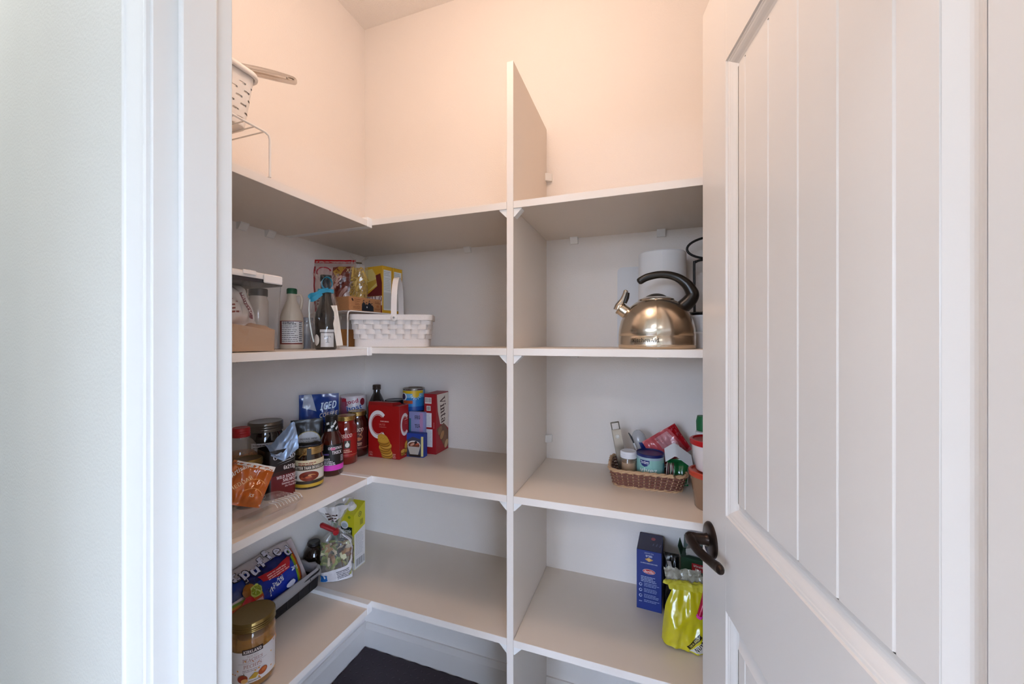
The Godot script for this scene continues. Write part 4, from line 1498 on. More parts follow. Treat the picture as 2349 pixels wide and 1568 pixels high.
	part(o, "gift_tag", box_mesh(Vector3(0.0, 0.0, 0.0), Vector3(0.018, 0.118, 0.0012), 0.0, Transform3D(Basis.from_euler(Vector3(-0.14, 0.25, 0.10)), Vector3(0.028, 0.070, 0.020))), mat("#d8d2c9", 0.6), "folded white card tag")
	var cz := FastNoiseLite.new()
	cz.seed = 21
	cz.frequency = 34.0
	var cello := func(u: float, v: float) -> Vector3:
		var a := u * TAU
		var y := v * 0.222
		var r := 0.036 + 0.003 * smoothstep(0.0, 0.05, v)
		r = lerpf(r, 0.0175, smoothstep(0.38, 0.84, v))
		r += 0.016 * smoothstep(0.88, 1.0, v)
		r += 0.0042 * sin(a * 9.0 + 3.0 * v) * smoothstep(0.15, 0.7, v) + 0.0032 * cz.get_noise_3d(cos(a) * 0.05, y, sin(a) * 0.05)
		return Vector3(r * sin(a), y + 0.0006, r * cos(a))
	st = S()
	grid(st, 84, 44, cello)
	part(o, "cellophane", fin(st), clear("#ffffff", 0.015, 0.05), "crinkled clear wrap")
	var blue := mat("#3aa3c8", 0.25, 0.0, {"coat": 0.4})
	var rb := part(o, "ribbon", ribbon_mesh(circle_pts(Vector3(0, 0.170, 0), 0.0215, 20), 0.010, Vector3.UP, true), blue, "blue curling ribbon")
	var loop := []
	for k in 25:
		var a := TAU * k / 24 * 1.06 - 1.2
		loop.append(Vector3(0.002 + 0.0135 * cos(a), 0.189 + 0.0175 * sin(a), 0.026 + 0.004 * sin(a * 2.0)))
	part(rb, "loop", ribbon_mesh(loop, 0.011, Vector3(0.25, 0.1, 1.0), false), blue)
	part(rb, "loop", ribbon_mesh(curve([Vector3(0.006, 0.172, 0.024), Vector3(-0.010, 0.166, 0.030), Vector3(-0.026, 0.156, 0.030), Vector3(-0.038, 0.153, 0.022), Vector3(-0.041, 0.143, 0.018), Vector3(-0.030, 0.144, 0.026), Vector3(-0.012, 0.160, 0.030)], 28), 0.013, Vector3(0.1, 0.9, 0.5), false), blue)
	part(rb, "tail", ribbon_mesh(curve([Vector3(-0.040, 0.150, 0.018), Vector3(-0.043, 0.118, 0.020), Vector3(-0.041, 0.080, 0.022), Vector3(-0.036, 0.045, 0.022), Vector3(-0.031, 0.022, 0.024)], 24), 0.003, Vector3(1, 0, 0.3), false), mat("#cfdfe2", 0.25), "pale ribbon tail")
	# --- wire stand with packets
	var turn := -8.0
	var at := P(-1.010, S2, 1.157)
	o = thing("wire_stand", "white wire stand in the shelf corner carrying packets and boxes", "stand", at, turn)
	wire_stand(o, 0.196, 0.272, 0.1197, 0.0026, 10, white)
	var F := Transform3D(Basis(Vector3.UP, deg_to_rad(turn)), at + Vector3(0, 0.1232, 0))
	# red packet
	var ws := F * Vector3(-0.072, 0, 0.052)
	o = thing("meat_packet", "red-topped plastic packet with a window leaning in the shelf corner", "packet", ws, 22.0)
	s = Soft.new(0.154, 0.196, 0.030, "pillow", 0.005, 31, 18.0)
	part(o, "pouch", soft_mesh(s, 30, 34), mat("#b9a09a", 0.18, 0.0, {"coat": 0.7}))
	pr = Print.new(soft_of(s), 0.010)
	pr.rect(0.0, 0.189, 0.154, 0.013, "#b01a20")
	pr.rect(-0.071, 0.085, 0.008, 0.170, "#a51c22")
	pr.poly([Vector2(-0.064, 0.170), Vector2(-0.006, 0.164), Vector2(-0.008, 0.012), Vector2(-0.064, 0.010)], "#c8a7a0")
	pr.ring(-0.036, 0.148, 0.022, 0.028, "#a8343c", 0.2, 3.6, 0.7)
	pr.poly([Vector2(-0.004, 0.166), Vector2(0.072, 0.170), Vector2(0.072, 0.014), Vector2(0.004, 0.012)], "#7a3a2c")
	pr.poly([Vector2(-0.002, 0.150), Vector2(0.022, 0.168), Vector2(0.044, 0.166), Vector2(0.016, 0.120)], "#b98a3c")
	for k in 5:
		pr.oval(0.016 + 0.009 * k, 0.110 - 0.020 * k + 0.012 * (k % 2), 0.030, 0.0085, ["#d3a79a", "#5c2018", "#c49184", "#8a4436", "#ddb9ae"][k], 1.05)
	pr.oval(0.050, 0.050, 0.017, 0.030, "#e4cfc8", -0.3)
	pr.text("XO", 0.058, 0.155, 0.012, "#d9c3a0")
	pr.lines(-0.036, 0.050, 0.046, 5, 0.010, 0.005, "#5d1a1e", 12)
	part(o, "print", pr.done(), print_mat(0.25))
	# kraft tray
	var kp := F * Vector3(0.058, 0, 0.056)
	o = thing("kraft_tray", "open kraft cardboard tray printed with four standing figures", "box", kp, turn)
	var kraft := mat("#c4895a", 0.75, 0.0, {"tone": "kraft", "scale": 8.0})
	var tw := 0.066
	var td := 0.138
	var thh := 0.046
	st = S()
	for w in [[Vector3(0, thh / 2, td / 2), Vector3(tw, thh, 0.002)], [Vector3(0, thh / 2, -td / 2), Vector3(tw, thh, 0.002)], [Vector3(tw / 2, thh / 2, 0), Vector3(0.002, thh, td)], [Vector3(-tw / 2, thh / 2, 0), Vector3(0.002, thh, td)], [Vector3(0, 0.001, 0), Vector3(tw, 0.002, td)]]:
		bx(st, w[0], w[1], 0.0004)
	part(o, "tray", fin(st), kraft)
	pr = Print.new(face_of(Vector3(tw / 2 + 0.001, 0, 0), Vector3(0, 0, -1)), 0.02)
	pr.oval(-0.056, 0.036, 0.003, 0.0055, "#2a1410", 0.5)
	pr.lines(-0.034, 0.037, 0.030, 2, 0.006, 0.0018, "#7d4a2c", 3)
	pr.lines(-0.036, 0.024, 0.020, 2, 0.005, 0.0018, "#7d4a2c", 4)
	pr.lines(-0.036, 0.012, 0.036, 2, 0.005, 0.0016, "#7d4a2c", 5)
	for k in 4:
		var fx: float = [-0.010, 0.002, 0.014, 0.024][k]
		var fh: float = [0.030, 0.024, 0.030, 0.022][k]
		pr.poly([Vector2(fx - 0.008, 0.001), Vector2(fx + 0.008, 0.001), Vector2(fx + 0.0075, fh - 0.006), Vector2(fx + 0.003, fh), Vector2(fx - 0.003, fh), Vector2(fx - 0.0075, fh - 0.006)], "#141826")
		pr.oval(fx, fh + 0.0035, 0.0036, 0.0048, "#1c1518")
		pr.oval(fx + 0.0006, fh + 0.0028, 0.0022, 0.0032, "#b98a70")
	pr.oval(0.002, 0.014, 0.0022, 0.003, "#dfe3ea")
	pr.lines(0.050, 0.035, 0.026, 2, 0.005, 0.0018, "#7d4a2c", 6)
	pr.rect(0.050, 0.020, 0.012, 0.009, "#a96a3e")
	pr.lines(0.050, 0.010, 0.030, 2, 0.004, 0.0016, "#7d4a2c", 7)
	part(o, "print", pr.done(), print_mat(0.7))
	# bag of noodles standing in the tray
	o = thing("noodle_bag", "clear bag of golden ribbon noodles standing in the kraft tray", "bag", kp + Vector3(0, 0.003, 0), turn + 28.0)
	noodle_bag(o)
	# two dessert boxes
	for k in 2:
		o = thing("dessert_box", ["yellow dessert mix box with a cake slice behind the kraft tray", "yellow dessert mix box standing behind the other yellow box"][k], "box", F * Vector3(0.050, 0, -0.041 - 0.0525 * k), turn)
		box_thing(o, 0.090, 0.172, 0.049, "#d8a51e")
		pr = Print.new(face_of(Vector3(0, 0, 0.0245), Vector3(1, 0, 0)), 0.05)
		pr.rect(0.0, 0.128, 0.089, 0.086, "#dca926")
		pr.poly([Vector2(-0.043, 0.160), Vector2(-0.006, 0.164), Vector2(0.020, 0.128), Vector2(0.020, 0.100), Vector2(-0.043, 0.074)], "#e6cf7c")
		pr.poly([Vector2(-0.043, 0.112), Vector2(0.016, 0.124), Vector2(0.016, 0.110), Vector2(-0.043, 0.072)], "#d3a842")
		pr.poly([Vector2(0.012, 0.138), Vector2(0.036, 0.144), Vector2(0.044, 0.110), Vector2(0.044, 0.062), Vector2(-0.043, 0.062), Vector2(0.020, 0.098)], "#6d1a1c")
		pr.rect(0.0, 0.044, 0.089, 0.034, "#efdcd6")
		pr.text("JELL-O", 0.006, 0.046, 0.022, "#4a1c24", {"font": "Droid Serif", "width": 0.074})
		pr.rect(0.0, 0.013, 0.089, 0.026, "#8a2a22")
		part(o, "print", pr.done(), print_mat(0.35))
		pr = Print.new(face_of(Vector3(0.045, 0, 0), Vector3(0, 0, -1)), 0.05)
		pr.rect(0.0, 0.084, 0.038, 0.148, "#dfe2e0")
		pr.lines(0.0, 0.150, 0.032, 3, 0.006, 0.0016, "#9aa0a2", 3 + k)
		pr.lines(0.0, 0.126, 0.032, 8, 0.006, 0.0014, "#a8adae", 13 + k)
		pr.rect(0.0, 0.045, 0.036, 0.06, "#c9cccb")
		part(o, "side_print", pr.done(), print_mat(0.4))
	# small boxes under the stand
	o = thing("small_box", "small tan cardboard box under the white wire stand", "box", P(-0.999, S2, 1.066), -8.0)
	box_thing(o, 0.034, 0.060, 0.070, "#a9713c")
	o = thing("small_box", "small dark brown box beside the leg of the wire stand", "box", P(-0.970, S2, 1.160), -8.0)
	box_thing(o, 0.060, 0.040, 0.080, "#4a2413")
	# --- woven basket
	woven_basket()

func jar_body(o: Node3D, r: float, hb: float, h: float, body_hex: String, lid_hex: String):
	part(o, "glass", lathe_mesh([Vector2(0, 0), Vector2(r * 0.9, 0), Vector2(r, 0.004), Vector2(r, hb - 0.016), Vector2(r * 0.84, hb - 0.002), Vector2(r * 0.84, hb)], 32, ID, 0.9), mat(body_hex, 0.12, 0.0, {"coat": 0.6}))
	part(o, "lid", lathe_mesh([Vector2(r * 0.92, hb), Vector2(r * 0.94, hb + 0.002), Vector2(r * 0.94, h - 0.002), Vector2(r * 0.9, h), Vector2(0, h)], 32), mat(lid_hex, 0.35, 0.3))

func circle_pts(c: Vector3, r: float, n: int) -> Array:
	var out := []
	for k in n:
		out.append(c + Vector3(r * sin(TAU * k / n), 0, r * cos(TAU * k / n)))
	return out

# a flat strip along a path; wide = direction of its width
func ribbon_mesh(pts: Array, w: float, wide: Vector3, closed := false, thick := 0.0006) -> ArrayMesh:
	var st := S()
	var n := pts.size()
	var A := []
	for i in n:
		var a: Vector3 = pts[(i - 1 + n) % n] if closed else pts[maxi(i - 1, 0)]
		var b: Vector3 = pts[(i + 1) % n] if closed else pts[mini(i + 1, n - 1)]
		var d := (b - a).normalized()
		var u := (wide - d * wide.dot(d)).normalized() * w * 0.5
		var nn := d.cross(u).normalized() * thick * 0.5
		A.append([pts[i] - u + nn, pts[i] + u + nn, pts[i] + u - nn, pts[i] - u - nn])
	var last := n if closed else n - 1
	for i in last:
		var B: Array = A[(i + 1) % n]
		for k in 4:
			st.set_smooth_group(k + 1)
			var k2 := (k + 1) % 4
			q(st, A[i][k], B[k], B[k2], A[i][k2])
	if not closed:
		st.set_smooth_group(-1)
		q(st, A[0][0], A[0][1], A[0][2], A[0][3])
		q(st, A[n - 1][3], A[n - 1][2], A[n - 1][1], A[n - 1][0])
	return fin(st)

func noodle_bag(o: Node3D):
	var rg := RandomNumberGenerator.new()
	rg.seed = 77
	var ms := [mat("#d2a63c", 0.55), mat("#c4952f", 0.55), mat("#dfb956", 0.55)]
	for k in 110:
		var c := Vector3(rg.randf_range(-0.019, 0.019), rg.randf_range(0.012, 0.136), rg.randf_range(-0.014, 0.016))
		var pts := []
		var a := rg.randf() * TAU
		var sp := rg.randf_range(0.8, 1.6)
		for i in 4:
			var t := i / 3.0 - 0.5
			var v := c + Vector3(cos(a) * t * 0.040, sin(a) * t * 0.050 + 0.010 * sin(t * 6.0 * sp), 0.008 * cos(t * 7.0 + a))
			v.x = clampf(v.x, -0.027, 0.027)
			v.z = clampf(v.z, -0.018, 0.019)
			v.y = clampf(v.y, 0.006, 0.150)
			pts.append(v)
		part(o, "noodle", ribbon_mesh(curve(pts, 12), 0.0052, Vector3(0.3, 0.4, 1.0).rotated(Vector3.UP, rg.randf() * 2.0), false, 0.0012), ms[k % 3])
	var nz := FastNoiseLite.new()
	nz.seed = 5
	nz.frequency = 30.0
	var f := func(u: float, v: float) -> Vector3:
		var a := u * TAU
		var y := v * 0.190
		var k := 1.0 - 0.72 * smoothstep(0.78, 0.88, v) + 0.75 * smoothstep(0.89, 1.0, v)
		var rx := 0.0300 * k
		var rz := 0.0225 * k
		var w := 0.0030 * nz.get_noise_3d(cos(a) * 0.04, y, sin(a) * 0.04) + 0.003 * sin(a * 7.0) * smoothstep(0.6, 0.9, v)
		return Vector3((rx + w) * sin(a), y + 0.0005, (rz + w) * cos(a))
	var st := S()
	grid(st, 48, 40, f)
	part(o, "bag", fin(st), clear("#f4efe4", 0.05, 0.05), "clear crinkled cellophane")
	part(o, "twist_tie", tube_mesh(circle_pts(Vector3(0, 0.168, 0), 0.0095, 16), 0.0016, 6, true), mat("#5a4424", 0.4, 0.5))

# white splint basket with a swing handle
func woven_basket():
	var o := thing("woven_basket", "white woven splint basket with a flat swing handle", "basket", P(-0.796, S2, 1.070), 26.0)
	var w := mat("#e9e4e2", 0.6, 0.0, {"tone": "speck", "scale": 6.0})
	var W0 := 0.224
	var D0 := 0.090
	var W1 := 0.254
	var D1 := 0.116
	var H := 0.104
	var ringf := func(y: float, off: float, n: int) -> Array:
		var t := y / H
		var R := rring(lerpf(W0, W1, t) + off * 2.0, lerpf(D0, D1, t) + off * 2.0, 0.022, y, 6)
		var L := [0.0]
		for i in R.size():
			L.append(L[-1] + (R[i] as Vector3).distance_to(R[(i + 1) % R.size()]))
		var out := []
		var k := 0
		for i in n:
			var s: float = L[-1] * i / n
			while L[k + 1] < s:
				k += 1
			out.append((R[k] as Vector3).lerp(R[(k + 1) % R.size()], (s - L[k]) / (L[k + 1] - L[k])))
		return out
	var stakes := 28
	var n := stakes * 6
	# weavers: bands that pass in front of one upright and behind the next
	var rows := [[0.034, 0.0145], [0.0495, 0.0145], [0.065, 0.0145], [0.0800, 0.0135]]
	for r in rows.size():
		var y: float = rows[r][0]
		var hh: float = rows[r][1]
		var pts := []
		var base: Array = ringf.call(y, 0.0, n)
		for i in n:
			var p: Vector3 = base[i]
			var out := Vector3(p.x / (W1 * 0.5), 0, p.z / (D1 * 0.5)).normalized()
			if absf(p.x) < W0 * 0.5 - 0.022:
				out = Vector3(0, 0, signf(p.z))
			elif absf(p.z) < D0 * 0.5 - 0.022:
				out = Vector3(signf(p.x), 0, 0)
			var ph := cos(PI * (i / 6.0 + r))
			pts.append(p + out * (0.0030 * clampf(ph * 1.5, -1.0, 1.0)))
		part(o, "weaver", ribbon_mesh(pts, hh, Vector3.UP, true, 0.0013), w)
	# bottom band and rim
	part(o, "foot_band", ribbon_mesh(ringf.call(0.0135, 0.0026, 80), 0.0255, Vector3.UP, true, 0.0018), w)
	part(o, "rim_band", ribbon_mesh(ringf.call(0.0955, 0.0034, 80), 0.0175, Vector3.UP, true, 0.0030), w)
	part(o, "inner_rim", ribbon_mesh(ringf.call(0.0955, -0.0030, 80), 0.0170, Vector3.UP, true, 0.0022), w)
	part(o, "bottom", loft_mesh([rring(W0 - 0.002, D0 - 0.002, 0.02, 0.001), rring(W0 - 0.002, D0 - 0.002, 0.02, 0.004)]), w)
	# uprights
	for s in stakes:
		var a: Vector3 = (ringf.call(0.003, 0.0, stakes * 6) as Array)[s * 6]
		var b: Vector3 = (ringf.call(0.102, 0.0, stakes * 6) as Array)[s * 6]
		var tan: Vector3 = ((ringf.call(0.05, 0.0, stakes * 6) as Array)[(s * 6 + 1) % (stakes * 6)] - (ringf.call(0.05, 0.0, stakes * 6) as Array)[s * 6]).normalized()
		part(o, "upright", ribbon_mesh([a, a.lerp(b, 0.33), a.lerp(b, 0.66), b], 0.0165, tan, false, 0.0013), w)
	# handle: hinged at the middle of the long sides, arching over
	var pts2 := []
	for k in 33:
		var a := PI * k / 32
		pts2.append(Vector3(0.012, 0.094 + 0.135 * pow(sin(a), 0.75), 0.0650 * cos(a)))
	var hd := part(o, "handle", ribbon_mesh(pts2, 0.0175, Vector3.RIGHT, false, 0.0034), w)
	for sz in [-1.0, 1.0]:
		part(hd, "hinge_end", lathe_mesh([Vector2(0, 0.0019), Vector2(0.0085, 0.0019), Vector2(0.0105, 0.0008), Vector2(0.0105, -0.0019), Vector2(0, -0.0019)], 24, Transform3D(Basis(Vector3(1, 0, 0), Vector3(0, 0, sz), Vector3(0, -sz, 0)), Vector3(0.012, 0.094, 0.0650 * sz))), w)
		part(hd, "rivet", lathe_mesh([Vector2(0.0034, 0.0), Vector2(0.003, 0.0014), Vector2(0, 0.0019)], 16, Transform3D(Basis(Vector3(1, 0, 0), Vector3(0, 0, sz), Vector3(0, -sz, 0)), Vector3(0.012, 0.094, 0.0671 * sz))), mat("#8f8a85", 0.3, 0.9), "small metal rivet")

# ------------------------------------------------------------------ things on the second shelf, right side
func fill_second_shelf_right():
	# --- kettle
	var o := thing("kettle", "rounded steel stovetop kettle with black arched handle and spout whistle", "kettle", P(0.020, S2, 1.098), 0.0)
	var steel := mat("#cfc4b4", 0.20, 1.0)
	var prof := [Vector2(0, 0.0), Vector2(0.094, 0.0), Vector2(0.0965, 0.0025), Vector2(0.0970, 0.010), Vector2(0.0970, 0.0325), Vector2(0.0964, 0.0332), Vector2(0.0964, 0.0342), Vector2(0.0970, 0.035), Vector2(0.0955, 0.052), Vector2(0.0905, 0.074), Vector2(0.0810, 0.095), Vector2(0.0670, 0.113), Vector2(0.0520, 0.1245), Vector2(0.0440, 0.1285)]
	part(o, "body", lathe_mesh(prof, 72, ID, 0.9), steel, "brushed steel body")
	var lid := part(o, "lid", lathe_mesh([Vector2(0.0455, 0.1275), Vector2(0.0460, 0.1305), Vector2(0.0430, 0.1325), Vector2(0.0300, 0.1375), Vector2(0.0, 0.1400)], 56), steel)
	var black := mat("#120f0e", 0.28)
	part(lid, "lid_grip", tube_mesh(curve([Vector3(-0.024, 0.1370, 0.0), Vector3(-0.012, 0.1425, 0.0), Vector3(0.0, 0.1440, 0.0), Vector3(0.012, 0.1425, 0.0), Vector3(0.024, 0.1370, 0.0)], 20), 0.0060, 12, false, ID, 0.6), black, "low black lid grip")
	part(lid, "rivet", lathe_mesh([Vector2(0.0045, 0.0), Vector2(0.0038, 0.002), Vector2(0, 0.0028)], 20, Transform3D(Basis.from_euler(Vector3(0.9, 0, 0)), Vector3(0.0, 0.1265, 0.046))), steel)
	# spout to the left with a whistle lever
	var dirs := Vector3(-0.80, 0.60, 0.0)
	var T := func(p: Vector3, axis: Vector3) -> Transform3D:
		var y := axis.normalized()
		var x := y.cross(Vector3(0, 0, 1)).normalized()
		return Transform3D(Basis(x, y, x.cross(y)), p)
	part(o, "spout", lathe_mesh([Vector2(0.0195, -0.012), Vector2(0.0172, 0.002), Vector2(0.0165, 0.018), Vector2(0.0182, 0.0205), Vector2(0.0175, 0.023), Vector2(0.0, 0.023)], 36, T.call(Vector3(-0.0760, 0.0975, 0.004), dirs)), steel)
	part(o, "whistle", tube_mesh(curve([Vector3(-0.098, 0.105, 0.004), Vector3(-0.094, 0.118, 0.004), Vector3(-0.086, 0.132, 0.004), Vector3(-0.080, 0.146, 0.004), Vector3(-0.0770, 0.157, 0.004), Vector3(-0.0762, 0.1600, 0.004)], 30), curve_r([0.0135, 0.0115, 0.0075, 0.0068, 0.0062, 0.0015], 31), 14), mat("#b9b2aa", 0.16, 1.0))
	part(o, "whistle_grip", tube_mesh(curve([Vector3(-0.0805, 0.124, 0.006), Vector3(-0.0755, 0.138, 0.006), Vector3(-0.0725, 0.152, 0.006)], 14), curve_r([0.0055, 0.0068, 0.0052], 15), 12), black, "black whistle lever")
	# handle rising from the back right and arching over the lid
	var hp := curve([Vector3(0.044, 0.088, 0.0), Vector3(0.062, 0.106, 0.0), Vector3(0.0790, 0.122, 0.0), Vector3(0.0880, 0.136, 0.0), Vector3(0.0870, 0.1480, 0.0), Vector3(0.0730, 0.1710, 0.0), Vector3(0.0470, 0.1900, 0.0), Vector3(0.0130, 0.1975, 0.0), Vector3(-0.0200, 0.1930, 0.0), Vector3(-0.0400, 0.1835, 0.0), Vector3(-0.0450, 0.1805, 0.0), Vector3(-0.0465, 0.1795, 0.0)], 88)
	part(o, "handle", tube_mesh(hp, curve_r([0.0200, 0.0190, 0.0180, 0.0165, 0.0155, 0.0130, 0.0105, 0.0098, 0.0100, 0.0098, 0.0075, 0.0020], hp.size()), 18), black, "thick black arched handle")
	var pr := Print.new(round_of(prof), 0.01)
	pr.text("KitchenAid", -0.028, 0.0225, 0.010, "#4f463c", {"font": "Droid Serif", "width": 0.068})
	part(o, "lettering", pr.done(), mat("#ffffff", 0.4, 0.6, {"vc": true}))
	part(o, "band_line", lathe_mesh([Vector2(0.09715, 0.0095), Vector2(0.0976, 0.0102), Vector2(0.09715, 0.0109)], 72), steel)
	# --- paper towel roll
	o = thing("paper_towel_roll", "white paper towel roll standing behind the kettle", "paper roll", P(0.040, S2, 1.262), 0.0)
	part(o, "paper", lathe_mesh([Vector2(0.020, 0), Vector2(0.066, 0), Vector2(0.0685, 0.002), Vector2(0.0685, 0.284), Vector2(0.066, 0.287), Vector2(0.020, 0.287), Vector2(0.020, 0.0)], 56), mat("#e8e9ec", 0.85))
	part(o, "tube", lathe_mesh([Vector2(0.0195, 0.001), Vector2(0.0195, 0.286), Vector2(0.0180, 0.286), Vector2(0.0180, 0.001)], 32), mat("#b6946c", 0.8), "cardboard core")
	# --- board behind it
	o = thing("cutting_board", "white plastic cutting board leaning on the wall behind the paper roll", "board", P(-0.018, S2, 1.3435), 0.0)
	var st := S()
	var bp := PackedVector2Array()
	for p in rring(0.16, 0.268, 0.016, 0.0, 5):
		bp.append(Vector2(p.x, p.z + 0.134))
	extrude(st, bp, -0.004, 0.004)
	var bo := part(o, "slab", fin(st), mat("#dfe0e4", 0.6))
	bo.rotation_degrees.x = -1.2
	# --- black wire stand, half hidden by the door
	o = thing("wire_towel_holder", "black wire holder with a looped top beside the kettle", "holder", P(0.192, S2, 1.282), 0.0)
	var wire := mat("#0f0e10", 0.4)
	part(o, "base_ring", tube_mesh(circle_pts(Vector3(0, 0.004, 0), 0.058, 40), 0.0036, 8, true), wire)
	part(o, "post", tube_mesh(curve([Vector3(-0.0585, 0.004, 0), Vector3(-0.059, 0.10, 0), Vector3(-0.060, 0.248, 0), Vector3(-0.056, 0.259, 0), Vector3(-0.040, 0.2645, 0), Vector3(0.0, 0.266, 0), Vector3(0.055, 0.2625, 0), Vector3(0.060, 0.248, 0), Vector3(0.059, 0.10, 0), Vector3(0.0585, 0.004, 0)], 54), 0.0036, 8), wire)
	var lp := []
	for k in 40:
		var a := TAU * k / 40
		lp.append(Vector3(0.0 + 0.080 * cos(a), 0.300 + 0.034 * sin(a), 0.0))
	part(o, "loop", tube_mesh(lp, 0.0036, 8, true), wire)
	# --- stacked ramekins with a plate on top
	var wm := mat("#eceef2", 0.15, 0.0, {"coat": 0.6})
	for k in 2:
		o = thing("ramekin", ["white fluted ramekin on the shelf beside the kettle, lower of two", "white fluted ramekin stacked on another beside the kettle"][k], "bowl", P(0.153, S2 + 0.0455 * k, 1.180), 0.0, "ramekins beside the kettle")
		st = S()
		var rings := []
		for e in [[0.036, 0.0], [0.038, 0.003], [0.043, 0.036], [0.0455, 0.0385], [0.0455, 0.045], [0.0425, 0.0452], [0.0405, 0.036], [0.036, 0.006]]:
			var R := []
			for i in 96:
				var a := TAU * i / 96
				var r: float = e[0]
				if e[1] > 0.001 and e[1] < 0.037 and e[0] > 0.0365:
					r += 0.0009 * cos(a * 24.0)
				R.append(Vector3(r * sin(a), e[1], r * cos(a)))
			rings.append(R)
		loft(st, rings, true, true)
		part(o, "bowl", fin(st), wm)
	o = thing("saucer", "small steel saucer lying on the stacked ramekins", "plate", P(0.153, S2 + 0.0913, 1.180), 0.0)
	part(o, "plate", lathe_mesh([Vector2(0, 0), Vector2(0.030, 0), Vector2(0.052, 0.006), Vector2(0.0525, 0.0075), Vector2(0.030, 0.0022), Vector2(0, 0.002)], 48), mat("#aeb0b4", 0.2, 0.9))

# ------------------------------------------------------------------ things on the third shelf, left side
func screw_lid(o: Node3D, r: float, y0: float, y1: float, m: Material, called := "lid") -> MeshInstance3D:
	var pf := [Vector2(0, y0), Vector2(r - 0.001, y0), Vector2(r + 0.0008, y0 + 0.0015), Vector2(r, y0 + 0.003)]
	var n := 3
	for k in n:
		var y := lerpf(y0 + 0.003, y1 - 0.004, float(k) / n)
		pf.append(Vector2(r, y + 0.001))
		pf.append(Vector2(r + 0.0007, y + 0.0022))
		pf.append(Vector2(r, y + 0.0034))
	pf += [Vector2(r, y1 - 0.002), Vector2(r - 0.0018, y1), Vector2(r - 0.005, y1 - 0.0005), Vector2(0, y1 - 0.0008)]
	return part(o, called, lathe_mesh(pf, 48, ID, 0.9), m)

